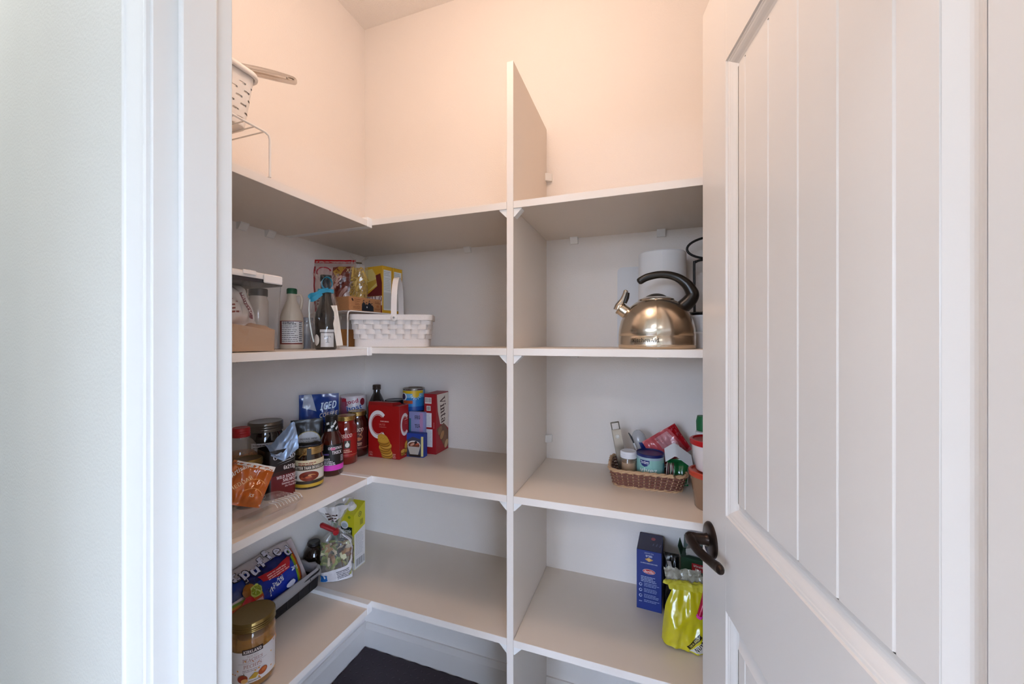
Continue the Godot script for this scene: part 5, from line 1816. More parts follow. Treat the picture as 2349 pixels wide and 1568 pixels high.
func fill_third_shelf_left():
	var st: SurfaceTool
	var pr: Print
	var prof: Array
	var s: Soft
	var gold := mat("#b59a5c", 0.25, 0.9)
	var tin := mat("#a7a39c", 0.24, 0.95)
	# --- red capped jar
	var o := thing("spice_jar", "round-shouldered jar of golden pieces with a red cap", "jar", P(-1.046, L3, 0.738), 50.0)
	prof = [Vector2(0, 0), Vector2(0.035, 0), Vector2(0.0395, 0.004), Vector2(0.0395, 0.120), Vector2(0.036, 0.138), Vector2(0.026, 0.154), Vector2(0.0195, 0.160), Vector2(0.0195, 0.168)]
	part(o, "jar", lathe_mesh(prof, 40, ID, 0.9), clear("#e9d9c4", 0.10, 0.05))
	part(o, "contents", lathe_mesh([Vector2(0, 0.002), Vector2(0.0375, 0.003), Vector2(0.0380, 0.112), Vector2(0.03, 0.122), Vector2(0, 0.126)], 40), mat("#b06a22", 0.5, 0.0, {"tone": "fruit", "scale": 12.0}), "amber contents")
	screw_lid(o, 0.0215, 0.164, 0.189, mat("#a3161c", 0.4), "cap")
	# --- mason jar
	o = thing("mason_jar", "large dark mason jar with a wide grey screw lid", "jar", P(-1.082, L3, 0.838), 48.0)
	prof = [Vector2(0, 0), Vector2(0.042, 0), Vector2(0.0465, 0.005), Vector2(0.0465, 0.134), Vector2(0.044, 0.148), Vector2(0.0415, 0.154), Vector2(0.0415, 0.168)]
	part(o, "jar", lathe_mesh(prof, 44, ID, 0.9), mat("#140b09", 0.07, 0.0, {"coat": 0.8}))
	screw_lid(o, 0.0450, 0.157, 0.185, mat("#6f6962", 0.28, 0.9))
	pr = Print.new(round_of(prof), 0.008)
	pr.rect(-0.004, 0.108, 0.066, 0.040, "#c9c6c6")
	pr.lines(-0.006, 0.120, 0.050, 4, 0.008, 0.004, "#75706f", 4)
	part(o, "label", pr.done(), print_mat(0.5), "pale paper label")
	# --- gold lidded jar
	o = thing("preserve_jar", "dark preserve jar with a flat brassy gold lid", "jar", P(-0.985, L3, 0.722), 50.0)
	jar_dark(o, 0.0305, 0.104, "#1a0f0b")
	screw_lid(o, 0.0305, 0.104, 0.122, mat("#7d6636", 0.3, 0.85))
	o.position = P(-0.974, L3, 0.708)
	# --- cheese packet leaning on the jars
	o = thing("cheddar_bag", "crumpled orange cheddar packet with a white torn top", "packet", P(-0.896, L3 + 0.0350, 0.630), 52.0)
	s = Soft.new(0.092, 0.098, 0.030, "pillow", 0.008, 41, 24.0)
	var b := part(o, "pouch", soft_mesh(s, 28, 28), mat("#b4591c", 0.16, 0.0, {"coat": 0.8}))
	b.transform = Transform3D(Basis.from_euler(Vector3(-0.50, 0.0, -0.36)), Vector3(-0.006, 0.006, -0.006))
	pr = Print.new(soft_of(s), 0.008)
	pr.rect(0.004, 0.092, 0.084, 0.012, "#dcd8d2")
	pr.text("CHEDDAR", -0.012, 0.044, 0.009, "#f0d2a4", {"turn": 0.85, "width": 0.056, "weight": 400})
	pr.text("Artisan", -0.024, 0.074, 0.010, "#efe9df", {"turn": 0.85, "width": 0.036, "slant": 0.2})
	pr.ring(0.020, 0.045, 0.020, 0.0215, "#e9a45c", 0.5, 2.9, 0.8)
	pr.ring(0.020, 0.020, 0.022, 0.0235, "#e9a45c", 0.3, 3.0, 0.8)
	pr.text("ks", 0.022, 0.024, 0.008, "#f2d9c0")
	part(b, "print", pr.done(), print_mat(0.2))
	# --- clamshell tray
	o = thing("clamshell_tray", "clear ribbed plastic clamshell lying at the shelf edge", "tray", P(-0.880, L3, 0.640), 90.0)
	var cp := clear("#f2ece6", 0.07, 0.04)
	st = S()
	loft(st, [rring(0.196, 0.084, 0.018, 0.0015), rring(0.212, 0.098, 0.022, 0.022), rring(0.228, 0.112, 0.024, 0.0228), rring(0.2285, 0.1125, 0.024, 0.0212), rring(0.2125, 0.0985, 0.022, 0.0212), rring(0.1965, 0.0845, 0.018, 0.0006)], false, false, ID, true)
	loft(st, [rring(0.196, 0.084, 0.018, 0.0006), rring(0.196, 0.084, 0.018, 0.0015)], true, true)
	part(o, "tray", fin(st), cp)
	st = S()
	loft(st, [rring(0.226, 0.110, 0.024, 0.0232), rring(0.216, 0.098, 0.02, 0.0262), rring(0.205, 0.086, 0.018, 0.0325), rring(0.150, 0.060, 0.014, 0.0332)], false, true, ID, true)
	part(o, "lid", fin(st), cp)
	for k in 9:
		part(o, "rib", tube_mesh([Vector3(0.036 + k * 0.0085, 0.0265, 0.047), Vector3(0.036 + k * 0.0085, 0.0338, 0.040), Vector3(0.036 + k * 0.0085, 0.0345, 0.018)], 0.0012, 6), clear("#ffffff", 0.35, 0.1))
	# --- salmon cans in a torn sleeve
	o = thing("salmon_pack", "torn black and red sleeve of salmon cans with foil flap", "carton", P(-0.972, L3, 0.785), 73.0)
	var w := 0.078
	var d := 0.070
	var hh := 0.140
	part(o, "sleeve", loft_mesh([rring(w, d, 0.016, 0.0, 5), rring(w, d, 0.016, 0.094, 5), rring(w, d, 0.014, hh - 0.010, 5)], true, false), mat("#16100f", 0.3))
	var face := func(p: Vector2) -> Vector3:
		# wraps from the front over the near rounded corner to the left side
		var r := 0.016
		var x := p.x
		var fx := w / 2 - r
		if x < -fx:
			var over := -fx - x
			var arc := r * PI / 2
			if over < arc:
				var a := over / r
				return Vector3(-fx - r * sin(a), p.y, d / 2 - r + r * cos(a))
			return Vector3(-w / 2, p.y, d / 2 - r - (over - arc))
		return Vector3(minf(x, fx + 0.0), p.y, d / 2) if x < fx else Vector3(fx + r * sin((x - fx) / r), p.y, d / 2 - r + r * cos((x - fx) / r))
	pr = Print.new(face, 0.006)
	pr.rect(0.010, 0.032, 0.076, 0.064, "#6d1620")
	pr.rect(0.010, 0.066, 0.076, 0.010, "#3c1b16")
	pr.rect(0.010, 0.080, 0.076, 0.016, "#241410")
	pr.text("OCEAN'S", 0.014, 0.112, 0.015, "#e4e4ea", {"font": "Droid Serif", "width": 0.074})
	pr.poly([Vector2(-0.014, 0.094), Vector2(0.030, 0.104), Vector2(0.046, 0.108), Vector2(0.018, 0.099)], "#c9c7c4")
	pr.poly([Vector2(-0.010, 0.089), Vector2(0.026, 0.096), Vector2(0.046, 0.101), Vector2(0.016, 0.093)], "#c9c7c4")
	pr.text("6x213g", 0.018, 0.078, 0.0105, "#efe6e2", {"width": 0.030})
	pr.text("WILD SOCKEYE", 0.014, 0.055, 0.0078, "#f0dcdc", {"width": 0.058})
	pr.text("SALMON", 0.020, 0.0455, 0.0080, "#f0dcdc", {"width": 0.038})
	pr.text("Saumon sockeye", 0.020, 0.036, 0.0055, "#e6c8c8", {"width": 0.044})
	pr.text("du Pacifique", 0.024, 0.0285, 0.005, "#e6c8c8", {"width": 0.036})
	pr.oval(-0.034, 0.080, 0.010, 0.0075, "#1f46a8")
	pr.ring(-0.036, 0.080, 0.003, 0.0042, "#dfe6f4", -1.0, 2.4)
	pr.ring(-0.044, 0.012, 0.004, 0.0052, "#d8d4d2", 0.0, TAU)
	part(o, "print", pr.done(), print_mat(0.3))
	# torn foil flap
	var nz := FastNoiseLite.new()
	nz.seed = 8
	nz.frequency = 30.0
	var flap := func(u: float, v: float) -> Vector3:
		var x := lerpf(-0.030, 0.040, u)
		var top := 0.016 + 0.052 * smoothstep(0.15, 1.0, u) + 0.010 * nz.get_noise_1d(u * 0.12)
		var y := 0.128 - 0.030 * (1.0 - absf(u - 0.45) * 1.6) * (1.0 - v) + v * top
		var z := 0.0365 - 0.030 * v * v * (1.2 - u * 0.6) + 0.004 * nz.get_noise_2d(u * 0.1, v * 0.1) + 0.003 * (1.0 - v)
		return Vector3(x, y, z)
	st = S()
	grid(st, 20, 16, flap)
	part(o, "foil_flap", fin(st), mat("#8fa3bf", 0.32, 0.55), "blue-grey foil flap")
	for k in 2:
		var cn := part(o, "can", lathe_mesh([Vector2(0, 0), Vector2(0.030, 0), Vector2(0.0315, 0.002), Vector2(0.0315, 0.044), Vector2(0.030, 0.046), Vector2(0.028, 0.0445), Vector2(0, 0.044)], 36), mat("#3a3634", 0.3, 0.6))
		cn.position = Vector3(0, 0.004 + 0.0475 * k, 0)
	# --- bouillon jar
	o = thing("bouillon_jar", "glass bouillon jar with a broad gold-rimmed lid and cream label", "jar", P(-0.944, L3, 0.866), 46.0)
	prof = [Vector2(0, 0), Vector2(0.035, 0), Vector2(0.0395, 0.004), Vector2(0.0400, 0.080), Vector2(0.0370, 0.090), Vector2(0.0360, 0.094), Vector2(0.0360, 0.100)]
	part(o, "jar", lathe_mesh(prof, 44, ID, 0.9), mat("#2a1a10", 0.07, 0.0, {"coat": 0.8}))
	screw_lid(o, 0.0385, 0.097, 0.118, mat("#b89a66", 0.24, 0.85))
	part(o, "lid_seal", lathe_mesh([Vector2(0.036, 0.1178), Vector2(0.0345, 0.1205), Vector2(0.030, 0.1212), Vector2(0, 0.1212)], 44), mat("#2c2824", 0.12, 0.4), "black lid top")
	pr = Print.new(round_of(prof), 0.006)
	pr.rect(0.0, 0.046, 0.120, 0.074, "#d9c9a2")
	pr.rect(0.0, 0.011, 0.120, 0.009, "#c8a63a")
	pr.rect(0.0, 0.020, 0.120, 0.009, "#3a342e")
	pr.lines(0.0, 0.074, 0.054, 2, 0.005, 0.0022, "#8c2f22", 3)
	pr.rect(0.0, 0.0620, 0.120, 0.0125, "#231a17")
	pr.text("BETTER THAN BOUILLON", 0.004, 0.0620, 0.0080, "#ece4d4", {"width": 0.082})
	pr.poly([Vector2(-0.050, 0.054), Vector2(0.050, 0.054), Vector2(0.050, 0.028), Vector2(-0.050, 0.026)], "#dcd6cc")
	pr.oval(0.002, 0.038, 0.026, 0.014, "#7c2c1c")
	for k in 5:
		pr.oval(-0.012 + k * 0.007, 0.036 + 0.004 * (k % 2), 0.010, 0.0035, ["#9c4a30", "#5e1e14", "#b4562e", "#c98a52", "#7c2c1c"][k], 0.6 - 0.25 * k)
	pr.rect(-0.036, 0.036, 0.012, 0.008, "#2a2623")
	part(o, "label", pr.done(), print_mat(0.4))
	part(o, "seal_strip", box_mesh(Vector3(0.002, 0.100, 0.0385), Vector3(0.012, 0.034, 0.0015), 0.0004), mat("#1e1a18", 0.4))
	part(o, "seal_strip", box_mesh(Vector3(0, 0, 0), Vector3(0.026, 0.003, 0.001), 0.0, Transform3D(Basis.from_euler(Vector3(0, -0.35, 0.7)), Vector3(-0.015, 0.100, 0.0375))), gold)
	# --- black pouch with label
	o = thing("coffee_pouch", "black stand-up pouch with a pale arched label behind the bouillon jar", "pouch", P(-1.036, L3, 0.944), 48.0)
	s = Soft.new(0.092, 0.172, 0.048, "pouch", 0.004, 51, 20.0)
	part(o, "pouch", soft_mesh(s, 24, 30), mat("#151213", 0.32))
	pr = Print.new(soft_of(s), 0.008)
	var arch := []
	for k in 13:
		var a := PI * k / 12
		arch.append(Vector2(0.004 + 0.034 * cos(a), 0.104 + 0.030 * sin(a)))
	arch.append(Vector2(-0.030, 0.040))
	arch.append(Vector2(0.038, 0.040))
	pr.poly(arch, "#cfd0d2")
	pr.text("UNIVERSAL GRIND", 0.004, 0.112, 0.0056, "#2a2a30", {"width": 0.050})
	pr.text("POUR LA CAFETIERE", 0.004, 0.103, 0.0056, "#2a2a30", {"width": 0.056})
	pr.lines(0.004, 0.093, 0.056, 9, 0.0058, 0.0020, "#7b7d84", 15)
	pr.ring(0.004, 0.104, 0.0335, 0.0352, "#b7a24a", 0.1, PI - 0.1, 0.9)
	part(o, "label", pr.done(), print_mat(0.45))
	# --- blue drink mix bag
	o = thing("drink_mix_bag", "blue foil drink mix bag with folded silver corner", "bag", P(-1.098, L3, 1.052), 44.0)
	s = Soft.new(0.126, 0.236, 0.054, "pouch", 0.005, 61, 16.0)
	part(o, "pouch", soft_mesh(s, 30, 36), mat("#143a86", 0.22, 0.0, {"coat": 0.5}))
	pr = Print.new(soft_of(s), 0.010)
	pr.rect(0.0, 0.095, 0.116, 0.100, "#0e1a40")
	pr.poly([Vector2(-0.048, 0.234), Vector2(-0.024, 0.236), Vector2(-0.008, 0.178), Vector2(-0.052, 0.192)], "#aeb4c4")
	pr.text("ICED", 0.030, 0.196, 0.024, "#cfe4f4", {"width": 0.050, "slant": 0.25, "turn": 0.10})
	pr.text("COFFEE", 0.030, 0.166, 0.014, "#d8cfc8", {"width": 0.056, "slant": 0.25, "turn": 0.10})
	pr.poly([Vector2(-0.004, 0.150), Vector2(0.010, 0.160), Vector2(0.012, 0.080), Vector2(-0.006, 0.060)], "#9fb6d4")
	part(o, "print", pr.done(), print_mat(0.25))
	# --- barbecue sauce bottle
	o = thing("sauce_bottle", "tall brown sauce bottle with black label and bright pink band", "bottle", P(-0.957, L3, 0.966), 45.0)
	prof = [Vector2(0, 0), Vector2(0.031, 0), Vector2(0.0345, 0.004), Vector2(0.0345, 0.092), Vector2(0.0335, 0.104), Vector2(0.0280, 0.122), Vector2(0.0215, 0.136), Vector2(0.0185, 0.148), Vector2(0.0175, 0.168), Vector2(0.0175, 0.172)]
	part(o, "bottle", lathe_mesh(prof, 44, ID, 0.9), mat("#3c0f0a", 0.08, 0.0, {"coat": 0.8}))
	screw_lid(o, 0.0185, 0.171, 0.186, mat("#141214", 0.4), "cap")
	pr = Print.new(round_of(prof), 0.006)
	pr.rect(0.0, 0.062, 0.104, 0.074, "#131114")
	pr.rect(0.0, 0.0265, 0.104, 0.0165, "#dd45c0")
	pr.rect(0.0, 0.154, 0.104, 0.032, "#100e10")
	pr.text("ORIGINAL", 0.012, 0.088, 0.008, "#e8dfe6", {"width": 0.044})
	pr.text("THICK", 0.016, 0.074, 0.010, "#f0ecf0", {"width": 0.030})
	pr.rect(0.004, 0.086, 0.012, 0.008, "#c76a8c")
	pr.text("BBQ SAUCE", -0.022, 0.054, 0.006, "#e4dfe6", {"width": 0.034})
	pr.lines(-0.012, 0.046, 0.052, 3, 0.005, 0.003, "#d4ced6", 6)
	pr.lines(0.034, 0.060, 0.014, 4, 0.005, 0.003, "#bdb7c0", 9)
	pr.rect(-0.018, 0.070, 0.022, 0.005, "#5c4a78")
	for k in 5:
		pr.rect([-0.020, 0.004, 0.026, -0.010, 0.016][k], [0.163, 0.154, 0.148, 0.143, 0.164][k], 0.016, 0.007, "#dcdad8", [0.2, 0.25, 0.5, 0.1, 0.6][k])
	part(o, "label", pr.done(), print_mat(0.35))
	# --- iced tea canister
	o = thing("tea_canister", "white and pink drink crystals canister at the back of the corner", "canister", P(-1.100, L3, 1.222), 40.0)
	prof = [Vector2(0, 0), Vector2(0.047, 0), Vector2(0.049, 0.003), Vector2(0.049, 0.204), Vector2(0.047, 0.2105), Vector2(0, 0.2105)]
	part(o, "tin", lathe_mesh(prof, 48, ID, 0.9), mat("#d9cfd2", 0.35))
	pr = Print.new(round_of(prof), 0.008)
	pr.poly([Vector2(-0.075, 0.205), Vector2(-0.030, 0.205), Vector2(-0.016, 0.150), Vector2(0.040, 0.120), Vector2(0.075, 0.116), Vector2(0.075, 0.010), Vector2(-0.075, 0.010)], "#a35a72")
	pr.text("good", -0.006, 0.188, 0.015, "#a8324c", {"width": 0.050, "turn": 0.16})
	pr.text("host", 0.006, 0.168, 0.019, "#e9e6ee", {"width": 0.060, "turn": 0.16})
	pr.text("host", 0.005, 0.1672, 0.017, "#3a5aa0", {"width": 0.056, "turn": 0.16})
	pr.oval(0.036, 0.188, 0.0105, 0.014, "#7e1d2c")
	pr.rect(-0.036, 0.196, 0.022, 0.012, "#b8283a", 0.1)
	part(o, "print", pr.done(), print_mat(0.35))
	# --- two pasta sauce jars
	for k in 2:
		o = thing("pasta_sauce_jar", ["square-shouldered jar of red pasta sauce with a garlic picture", "jar of dark pasta sauce with a cup picture"][k], "jar", P([-0.996, -1.022][k], S3, [1.070, 1.155][k]), [34.0, 34.0][k], "pasta sauce jars")
		prof = [Vector2(0, 0), Vector2(0.033, 0), Vector2(0.0372, 0.004), Vector2(0.0372, 0.118), Vector2(0.0355, 0.130), Vector2(0.031, 0.139), Vector2(0.0295, 0.143), Vector2(0.0295, 0.150)]
		part(o, "jar", lathe_mesh(prof, 44, ID, 0.9), mat(["#7c120e", "#3a0d0a"][k], 0.08, 0.0, {"coat": 0.8}))
		screw_lid(o, 0.0315, 0.148, 0.164, gold)
		pr = Print.new(round_of(prof), 0.006)
		pr.rect(0.0, 0.066, 0.100, 0.078, ["#9c1a1c", "#4a1110"][k])
		pr.text("CLASSICO", -0.006, 0.0985, 0.0125, "#eed9c8", {"font": "Droid Serif", "width": 0.064, "arc": 2.0})
		if k == 0:
			pr.rect(0.010, 0.070, 0.020, 0.026, "#3f3a2c")
			pr.oval(0.010, 0.068, 0.007, 0.008, "#e6e2d8")
			pr.oval(0.010, 0.077, 0.002, 0.005, "#d6d2c4")
		else:
			pr.ring(0.008, 0.072, 0.0125, 0.0142, "#c98a5c", 0.0, TAU, 0.9)
			pr.oval(0.008, 0.066, 0.011, 0.006, "#b4653a")
			pr.rect(0.018, 0.086, 0.002, 0.022, "#c98a5c", -0.5)
		pr.lines(0.004, 0.049, 0.046, 2, 0.006, 0.003, "#e0b494", 4 + k)
		pr.rect(0.0, 0.034, 0.100, 0.0012, "#d88a70")
		part(o, "label", pr.done(), print_mat(0.4))
	# --- dark bottle and a black-lidded jar behind the crackers
	o = thing("soy_bottle", "dark glass bottle with a brown cap behind the cracker box", "bottle", P(-1.024, S3, 1.266), 30.0)
	part(o, "bottle", lathe_mesh([Vector2(0, 0), Vector2(0.032, 0), Vector2(0.035, 0.004), Vector2(0.035, 0.160), Vector2(0.031, 0.178), Vector2(0.0195, 0.204), Vector2(0.0135, 0.216), Vector2(0.0125, 0.232)], 40, ID, 0.9), mat("#0d0807", 0.07, 0.0, {"coat": 0.8}))
	screw_lid(o, 0.0155, 0.229, 0.2485, mat("#33251d", 0.35), "cap")
	o = thing("lidded_jar", "dark jar with a shiny black lid just behind the cracker box", "jar", P(-0.952, S3, 1.286), 30.0)
	jar_dark(o, 0.0385, 0.172, "#1c1512")
	part(o, "lid", lathe_mesh([Vector2(0.0385, 0.170), Vector2(0.0392, 0.172), Vector2(0.0392, 0.186), Vector2(0.037, 0.190), Vector2(0.034, 0.1885), Vector2(0, 0.1885)], 40), mat("#3c4046", 0.2, 0.8))
	# --- cracker box
	o = thing("cracker_box", "red cracker box with a large white C and stacked crackers", "box", P(-0.902, S3, 1.180), 1.0)
	var bw := 0.134
	var bd := 0.056
	var bh := 0.190
	part(o, "carton", box_mesh(Vector3(0, bh / 2, 0), Vector3(bw, bh, bd), 0.0008), mat("#a01212", 0.4))
	st = S()
	extrude(st, PackedVector2Array([Vector2(-bd / 2, 0), Vector2(bd / 2, 0), Vector2(bd / 2 - 0.012, 0.0075), Vector2(-bd / 2 + 0.002, 0.011)]), -bw / 2 + 0.001, bw / 2 - 0.03, Transform3D(Basis(Vector3(0, 0, -1), Vector3(0, 1, 0), Vector3(1, 0, 0)), Vector3(0, bh, 0)))
	part(o, "opened_flap", fin(st), mat("#8e1010", 0.45))
	for side in 2:
		var fn := face_of(Vector3(0, 0, bd / 2), Vector3(1, 0, 0)) if side == 0 else face_of(Vector3(bw / 2, 0, 0), Vector3(0, 0, -1))
		pr = Print.new(fn, 0.04)
		var cxx := -0.024 if side == 0 else 0.004
		var kk := 1.0 if side == 0 else 0.62
		pr.ring(cxx, 0.120, 0.030 * kk, 0.041 * kk, "#e4dedd", 0.78, TAU - 0.78, 1.25 if side == 0 else 1.6, 40)
		pr.ring(cxx, 0.120, 0.0265 * kk, 0.0285 * kk, "#d9b9b4", 0.9, TAU - 0.9, 1.25 if side == 0 else 1.6, 40)
		if side == 0:
			pr.text("COMPLIMENTS", 0.004, 0.1325, 0.0042, "#ecc9c4", {"width": 0.036})
			pr.text("SALTED", -0.006, 0.121, 0.007, "#d08078", {"width": 0.026, "weight": 400})
			pr.text("craquelins", -0.003, 0.112, 0.004, "#d08078", {"width": 0.030, "weight": 400})
		else:
			pr.text("COMPLIMENTS", 0.012, 0.138, 0.003, "#ecc9c4", {"width": 0.022, "turn": 0.12})
			pr.lines(0.012, 0.127, 0.018, 2, 0.006, 0.0018, "#c06058", 4)
		var stack := [[0.016, 0.014], [0.014, 0.022], [0.010, 0.031], [0.006, 0.040], [0.012, 0.048], [0.006, 0.058], [0.002, 0.066]] if side == 0 else [[-0.008, 0.020], [-0.009, 0.027], [0.010, 0.026], [0.012, 0.040]]
		for k in stack.size():
			var e: Array = stack[k]
			var rx: float = 0.0245 if side == 0 else 0.013
			pr.oval(e[0], e[1] - 0.004, rx, rx * 0.52, "#8f5f20")
			pr.oval(e[0], e[1], rx, rx * 0.50, ["#c58f36", "#d1a046", "#ba842e"][k % 3])
		var tp: Array = stack[-1]
		if side == 0:
			pr.oval(tp[0] - 0.002, tp[1] + 0.007, 0.023, 0.0145, "#cb9a3c", -0.25)
			for k in 5:
				pr.oval(tp[0] - 0.012 + 0.006 * k, tp[1] + 0.006 + 0.003 * (k % 2), 0.0012, 0.0009, "#8f5f20")
			pr.text("350 g", -0.050, 0.010, 0.0048, "#e4b8b4", {"width": 0.012})
			pr.lines(-0.050, 0.020, 0.016, 2, 0.004, 0.0016, "#d89a94", 2)
			pr.lines(0.050, 0.018, 0.014, 3, 0.006, 0.003, "#d8a49c", 5)
		else:
			pr.oval(0.012, 0.050, 0.0125, 0.0085, "#cb9a3c", 0.5)
			pr.lines(0.004, 0.010, 0.012, 1, 0.004, 0.002, "#e4b8b4", 2)
		part(o, "print", pr.done(), print_mat(0.35))
	# --- sunny can on a taller can
	o = thing("tall_can", "plain maroon-labelled can under the sun-printed can", "can", P(-0.868, S3, 1.292), 20.0)
	can_thing(o, 0.0415, 0.149, "#4a1418")
	o = thing("milk_can", "small can with yellow sun on a blue label stacked on another can", "can", P(-0.868, S3 + 0.1494, 1.292), 20.0)
	prof = can_thing(o, 0.0418, 0.090, "#2e7fc4")
	pr = Print.new(round_of(prof), 0.006)
	pr.rect(0.0, 0.070, 0.120, 0.028, "#7fb6d8")
	pr.rect(0.0, 0.0775, 0.100, 0.011, "#d8b21e")
	pr.oval(0.018, 0.068, 0.013, 0.012, "#d9b324")
	for k in 7:
		var a := PI + PI * (k + 0.5) / 7
		pr.rect(0.018 + 0.018 * cos(a), 0.068 + 0.017 * sin(a), 0.006, 0.002, "#f4f0d4", a)
	pr.oval(-0.030, 0.060, 0.014, 0.015, "#dfe6ef")
	pr.oval(-0.032, 0.060, 0.010, 0.012, "#33264e")
	pr.rect(-0.014, 0.040, 0.040, 0.012, "#b4532c")
	pr.rect(0.0, 0.014, 0.120, 0.018, "#1d4f9c")
	part(o, "label", pr.done(), print_mat(0.35))
	# --- lilac tea box
	o = thing("tea_box", "lilac tea carton squeezed between cracker boxes", "box", P(-0.816, S3, 1.2395), 2.0)
	box_thing(o, 0.066, 0.158, 0.015, "#8f92c4")
	pr = Print.new(face_of(Vector3(0, 0, 0.0075), Vector3(1, 0, 0)), 0.04)
	pr.rect(-0.028, 0.078, 0.008, 0.110, "#3c7c8c")
	pr.rect(0.020, 0.095, 0.014, 0.120, "#b48ab4")
	for k in 3:
		pr.text(["FRU", "TEA", "20"][k], 0.004, 0.138 - 0.032 * k, 0.014, "#2c2c44", {"width": 0.022, "turn": 0.1})
	pr.lines(0.004, 0.052, 0.026, 4, 0.008, 0.003, "#5a5a84", 4)
	part(o, "print", pr.done(), print_mat(0.4))
	# --- pudding box
	o = thing("pudding_box", "small blue pudding box picturing a chocolate bowl", "box", P(-0.806, S3, 1.2130), 4.0)
	box_thing(o, 0.078, 0.086, 0.027, "#1d3d94")
	pr = Print.new(face_of(Vector3(0, 0, 0.0135), Vector3(1, 0, 0)), 0.03)
	pr.rect(0.033, 0.040, 0.009, 0.072, "#d8cf8e")
	pr.poly([Vector2(-0.036, 0.056), Vector2(-0.006, 0.074), Vector2(0.028, 0.066), Vector2(0.028, 0.004), Vector2(-0.036, 0.004)], "#3a3f52")
	pr.oval(0.0, 0.044, 0.026, 0.016, "#d9d4ce")
	pr.oval(0.0, 0.043, 0.023, 0.012, "#6a3a28")
	pr.oval(-0.006, 0.046, 0.010, 0.004, "#c99a84", 0.5)
	pr.oval(0.008, 0.052, 0.006, 0.007, "#1a1216")
	pr.oval(0.014, 0.048, 0.008, 0.0035, "#b4543c", 0.3)
	pr.poly([Vector2(-0.026, 0.038), Vector2(0.026, 0.038), Vector2(0.016, 0.006), Vector2(-0.014, 0.006)], "#b9b4ae")
	pr.rect(0.004, 0.006, 0.046, 0.008, "#2a1d1a")
	part(o, "print", pr.done(), print_mat(0.35))
	# --- tall cracker box
	o = thing("tall_cracker_box", "tall narrow red cracker box with script name on its wide side", "box", P(-0.770, S3, 1.2985), 1.0)
	box_thing(o, 0.051, 0.225, 0.096, "#9c1620")
	pr = Print.new(face_of(Vector3(0, 0, 0.048), Vector3(1, 0, 0)), 0.05)
	pr.rect(-0.008, 0.200, 0.028, 0.023, "#e6e2e2")
	pr.bars(-0.008, 0.201, 0.024, 0.017, "#4c4650", 7)
	pr.rect(-0.006, 0.171, 0.017, 0.018, "#e0dcdc")
	pr.rect(-0.006, 0.171, 0.013, 0.014, "#9a9696")
	pr.rect(-0.008, 0.127, 0.030, 0.053, "#dcdce2")
	pr.lines(-0.008, 0.148, 0.024, 9, 0.0052, 0.0012, "#9a9aa4", 3)
	pr.rect(-0.004, 0.060, 0.030, 0.066, "#d8d8de")
	pr.lines(-0.004, 0.088, 0.024, 11, 0.0052, 0.0012, "#a2a2ac", 4)
	pr.lines(0.018, 0.110, 0.026, 1, 0.004, 0.0016, "#dc9a94", 5, 1.57)
	part(o, "print", pr.done(), print_mat(0.35))
	pr = Print.new(face_of(Vector3(0.0255, 0, 0), Vector3(0, 0, -1)), 0.05)
	pr.poly([Vector2(-0.042, 0.222), Vector2(0.046, 0.222), Vector2(0.046, 0.080), Vector2(0.020, 0.100), Vector2(-0.018, 0.108), Vector2(-0.036, 0.160)], "#ddd0c4")
	pr.text("Vinta", 0.006, 0.160, 0.040, "#3c1614", {"font": "Droid Serif", "turn": -1.45, "width": 0.100})
	pr.poly([Vector2(-0.044, 0.094), Vector2(0.010, 0.108), Vector2(0.046, 0.070), Vector2(0.046, 0.012), Vector2(0.020, 0.006), Vector2(-0.024, 0.062)], "#6b4026")
	for k in 4:
		pr.oval(-0.020 + 0.016 * k, 0.084 - 0.020 * k, 0.018, 0.012, ["#8a5a36", "#b07c4a", "#7a4a2c", "#c09a6c"][k], 0.8)
	part(o, "side_print", pr.done(), print_mat(0.35))

func jar_dark(o: Node3D, r: float, h: float, hex: String):
	part(o, "jar", lathe_mesh([Vector2(0, 0), Vector2(r * 0.9, 0), Vector2(r, 0.004), Vector2(r, h - 0.016), Vector2(r * 0.94, h - 0.004), Vector2(r * 0.94, h)], 40, ID, 0.9), mat(hex, 0.08, 0.0, {"coat": 0.8}))

func can_thing(o: Node3D, r: float, h: float, hex: String) -> Array:
	var tin := mat("#b4b2ae", 0.22, 0.95)
	var pf := [Vector2(r, 0.005), Vector2(r, h - 0.006)]
	part(o, "body", lathe_mesh(pf, 48), mat(hex, 0.3))
	part(o, "bottom_rim", lathe_mesh([Vector2(0, 0.002), Vector2(r - 0.003, 0.002), Vector2(r - 0.001, 0), Vector2(r + 0.0008, 0.001), Vector2(r + 0.0008, 0.004), Vector2(r - 0.0002, 0.0055)], 48), tin)
	part(o, "top_rim", lathe_mesh([Vector2(r - 0.0002, h - 0.0062), Vector2(r + 0.0008, h - 0.004), Vector2(r + 0.0008, h - 0.001), Vector2(r - 0.001, h), Vector2(r - 0.003, h - 0.004), Vector2(r * 0.75, h - 0.0042), Vector2(r * 0.72, h - 0.0034), Vector2(0, h - 0.0034)], 48), tin, "shiny metal rim")
	return pf

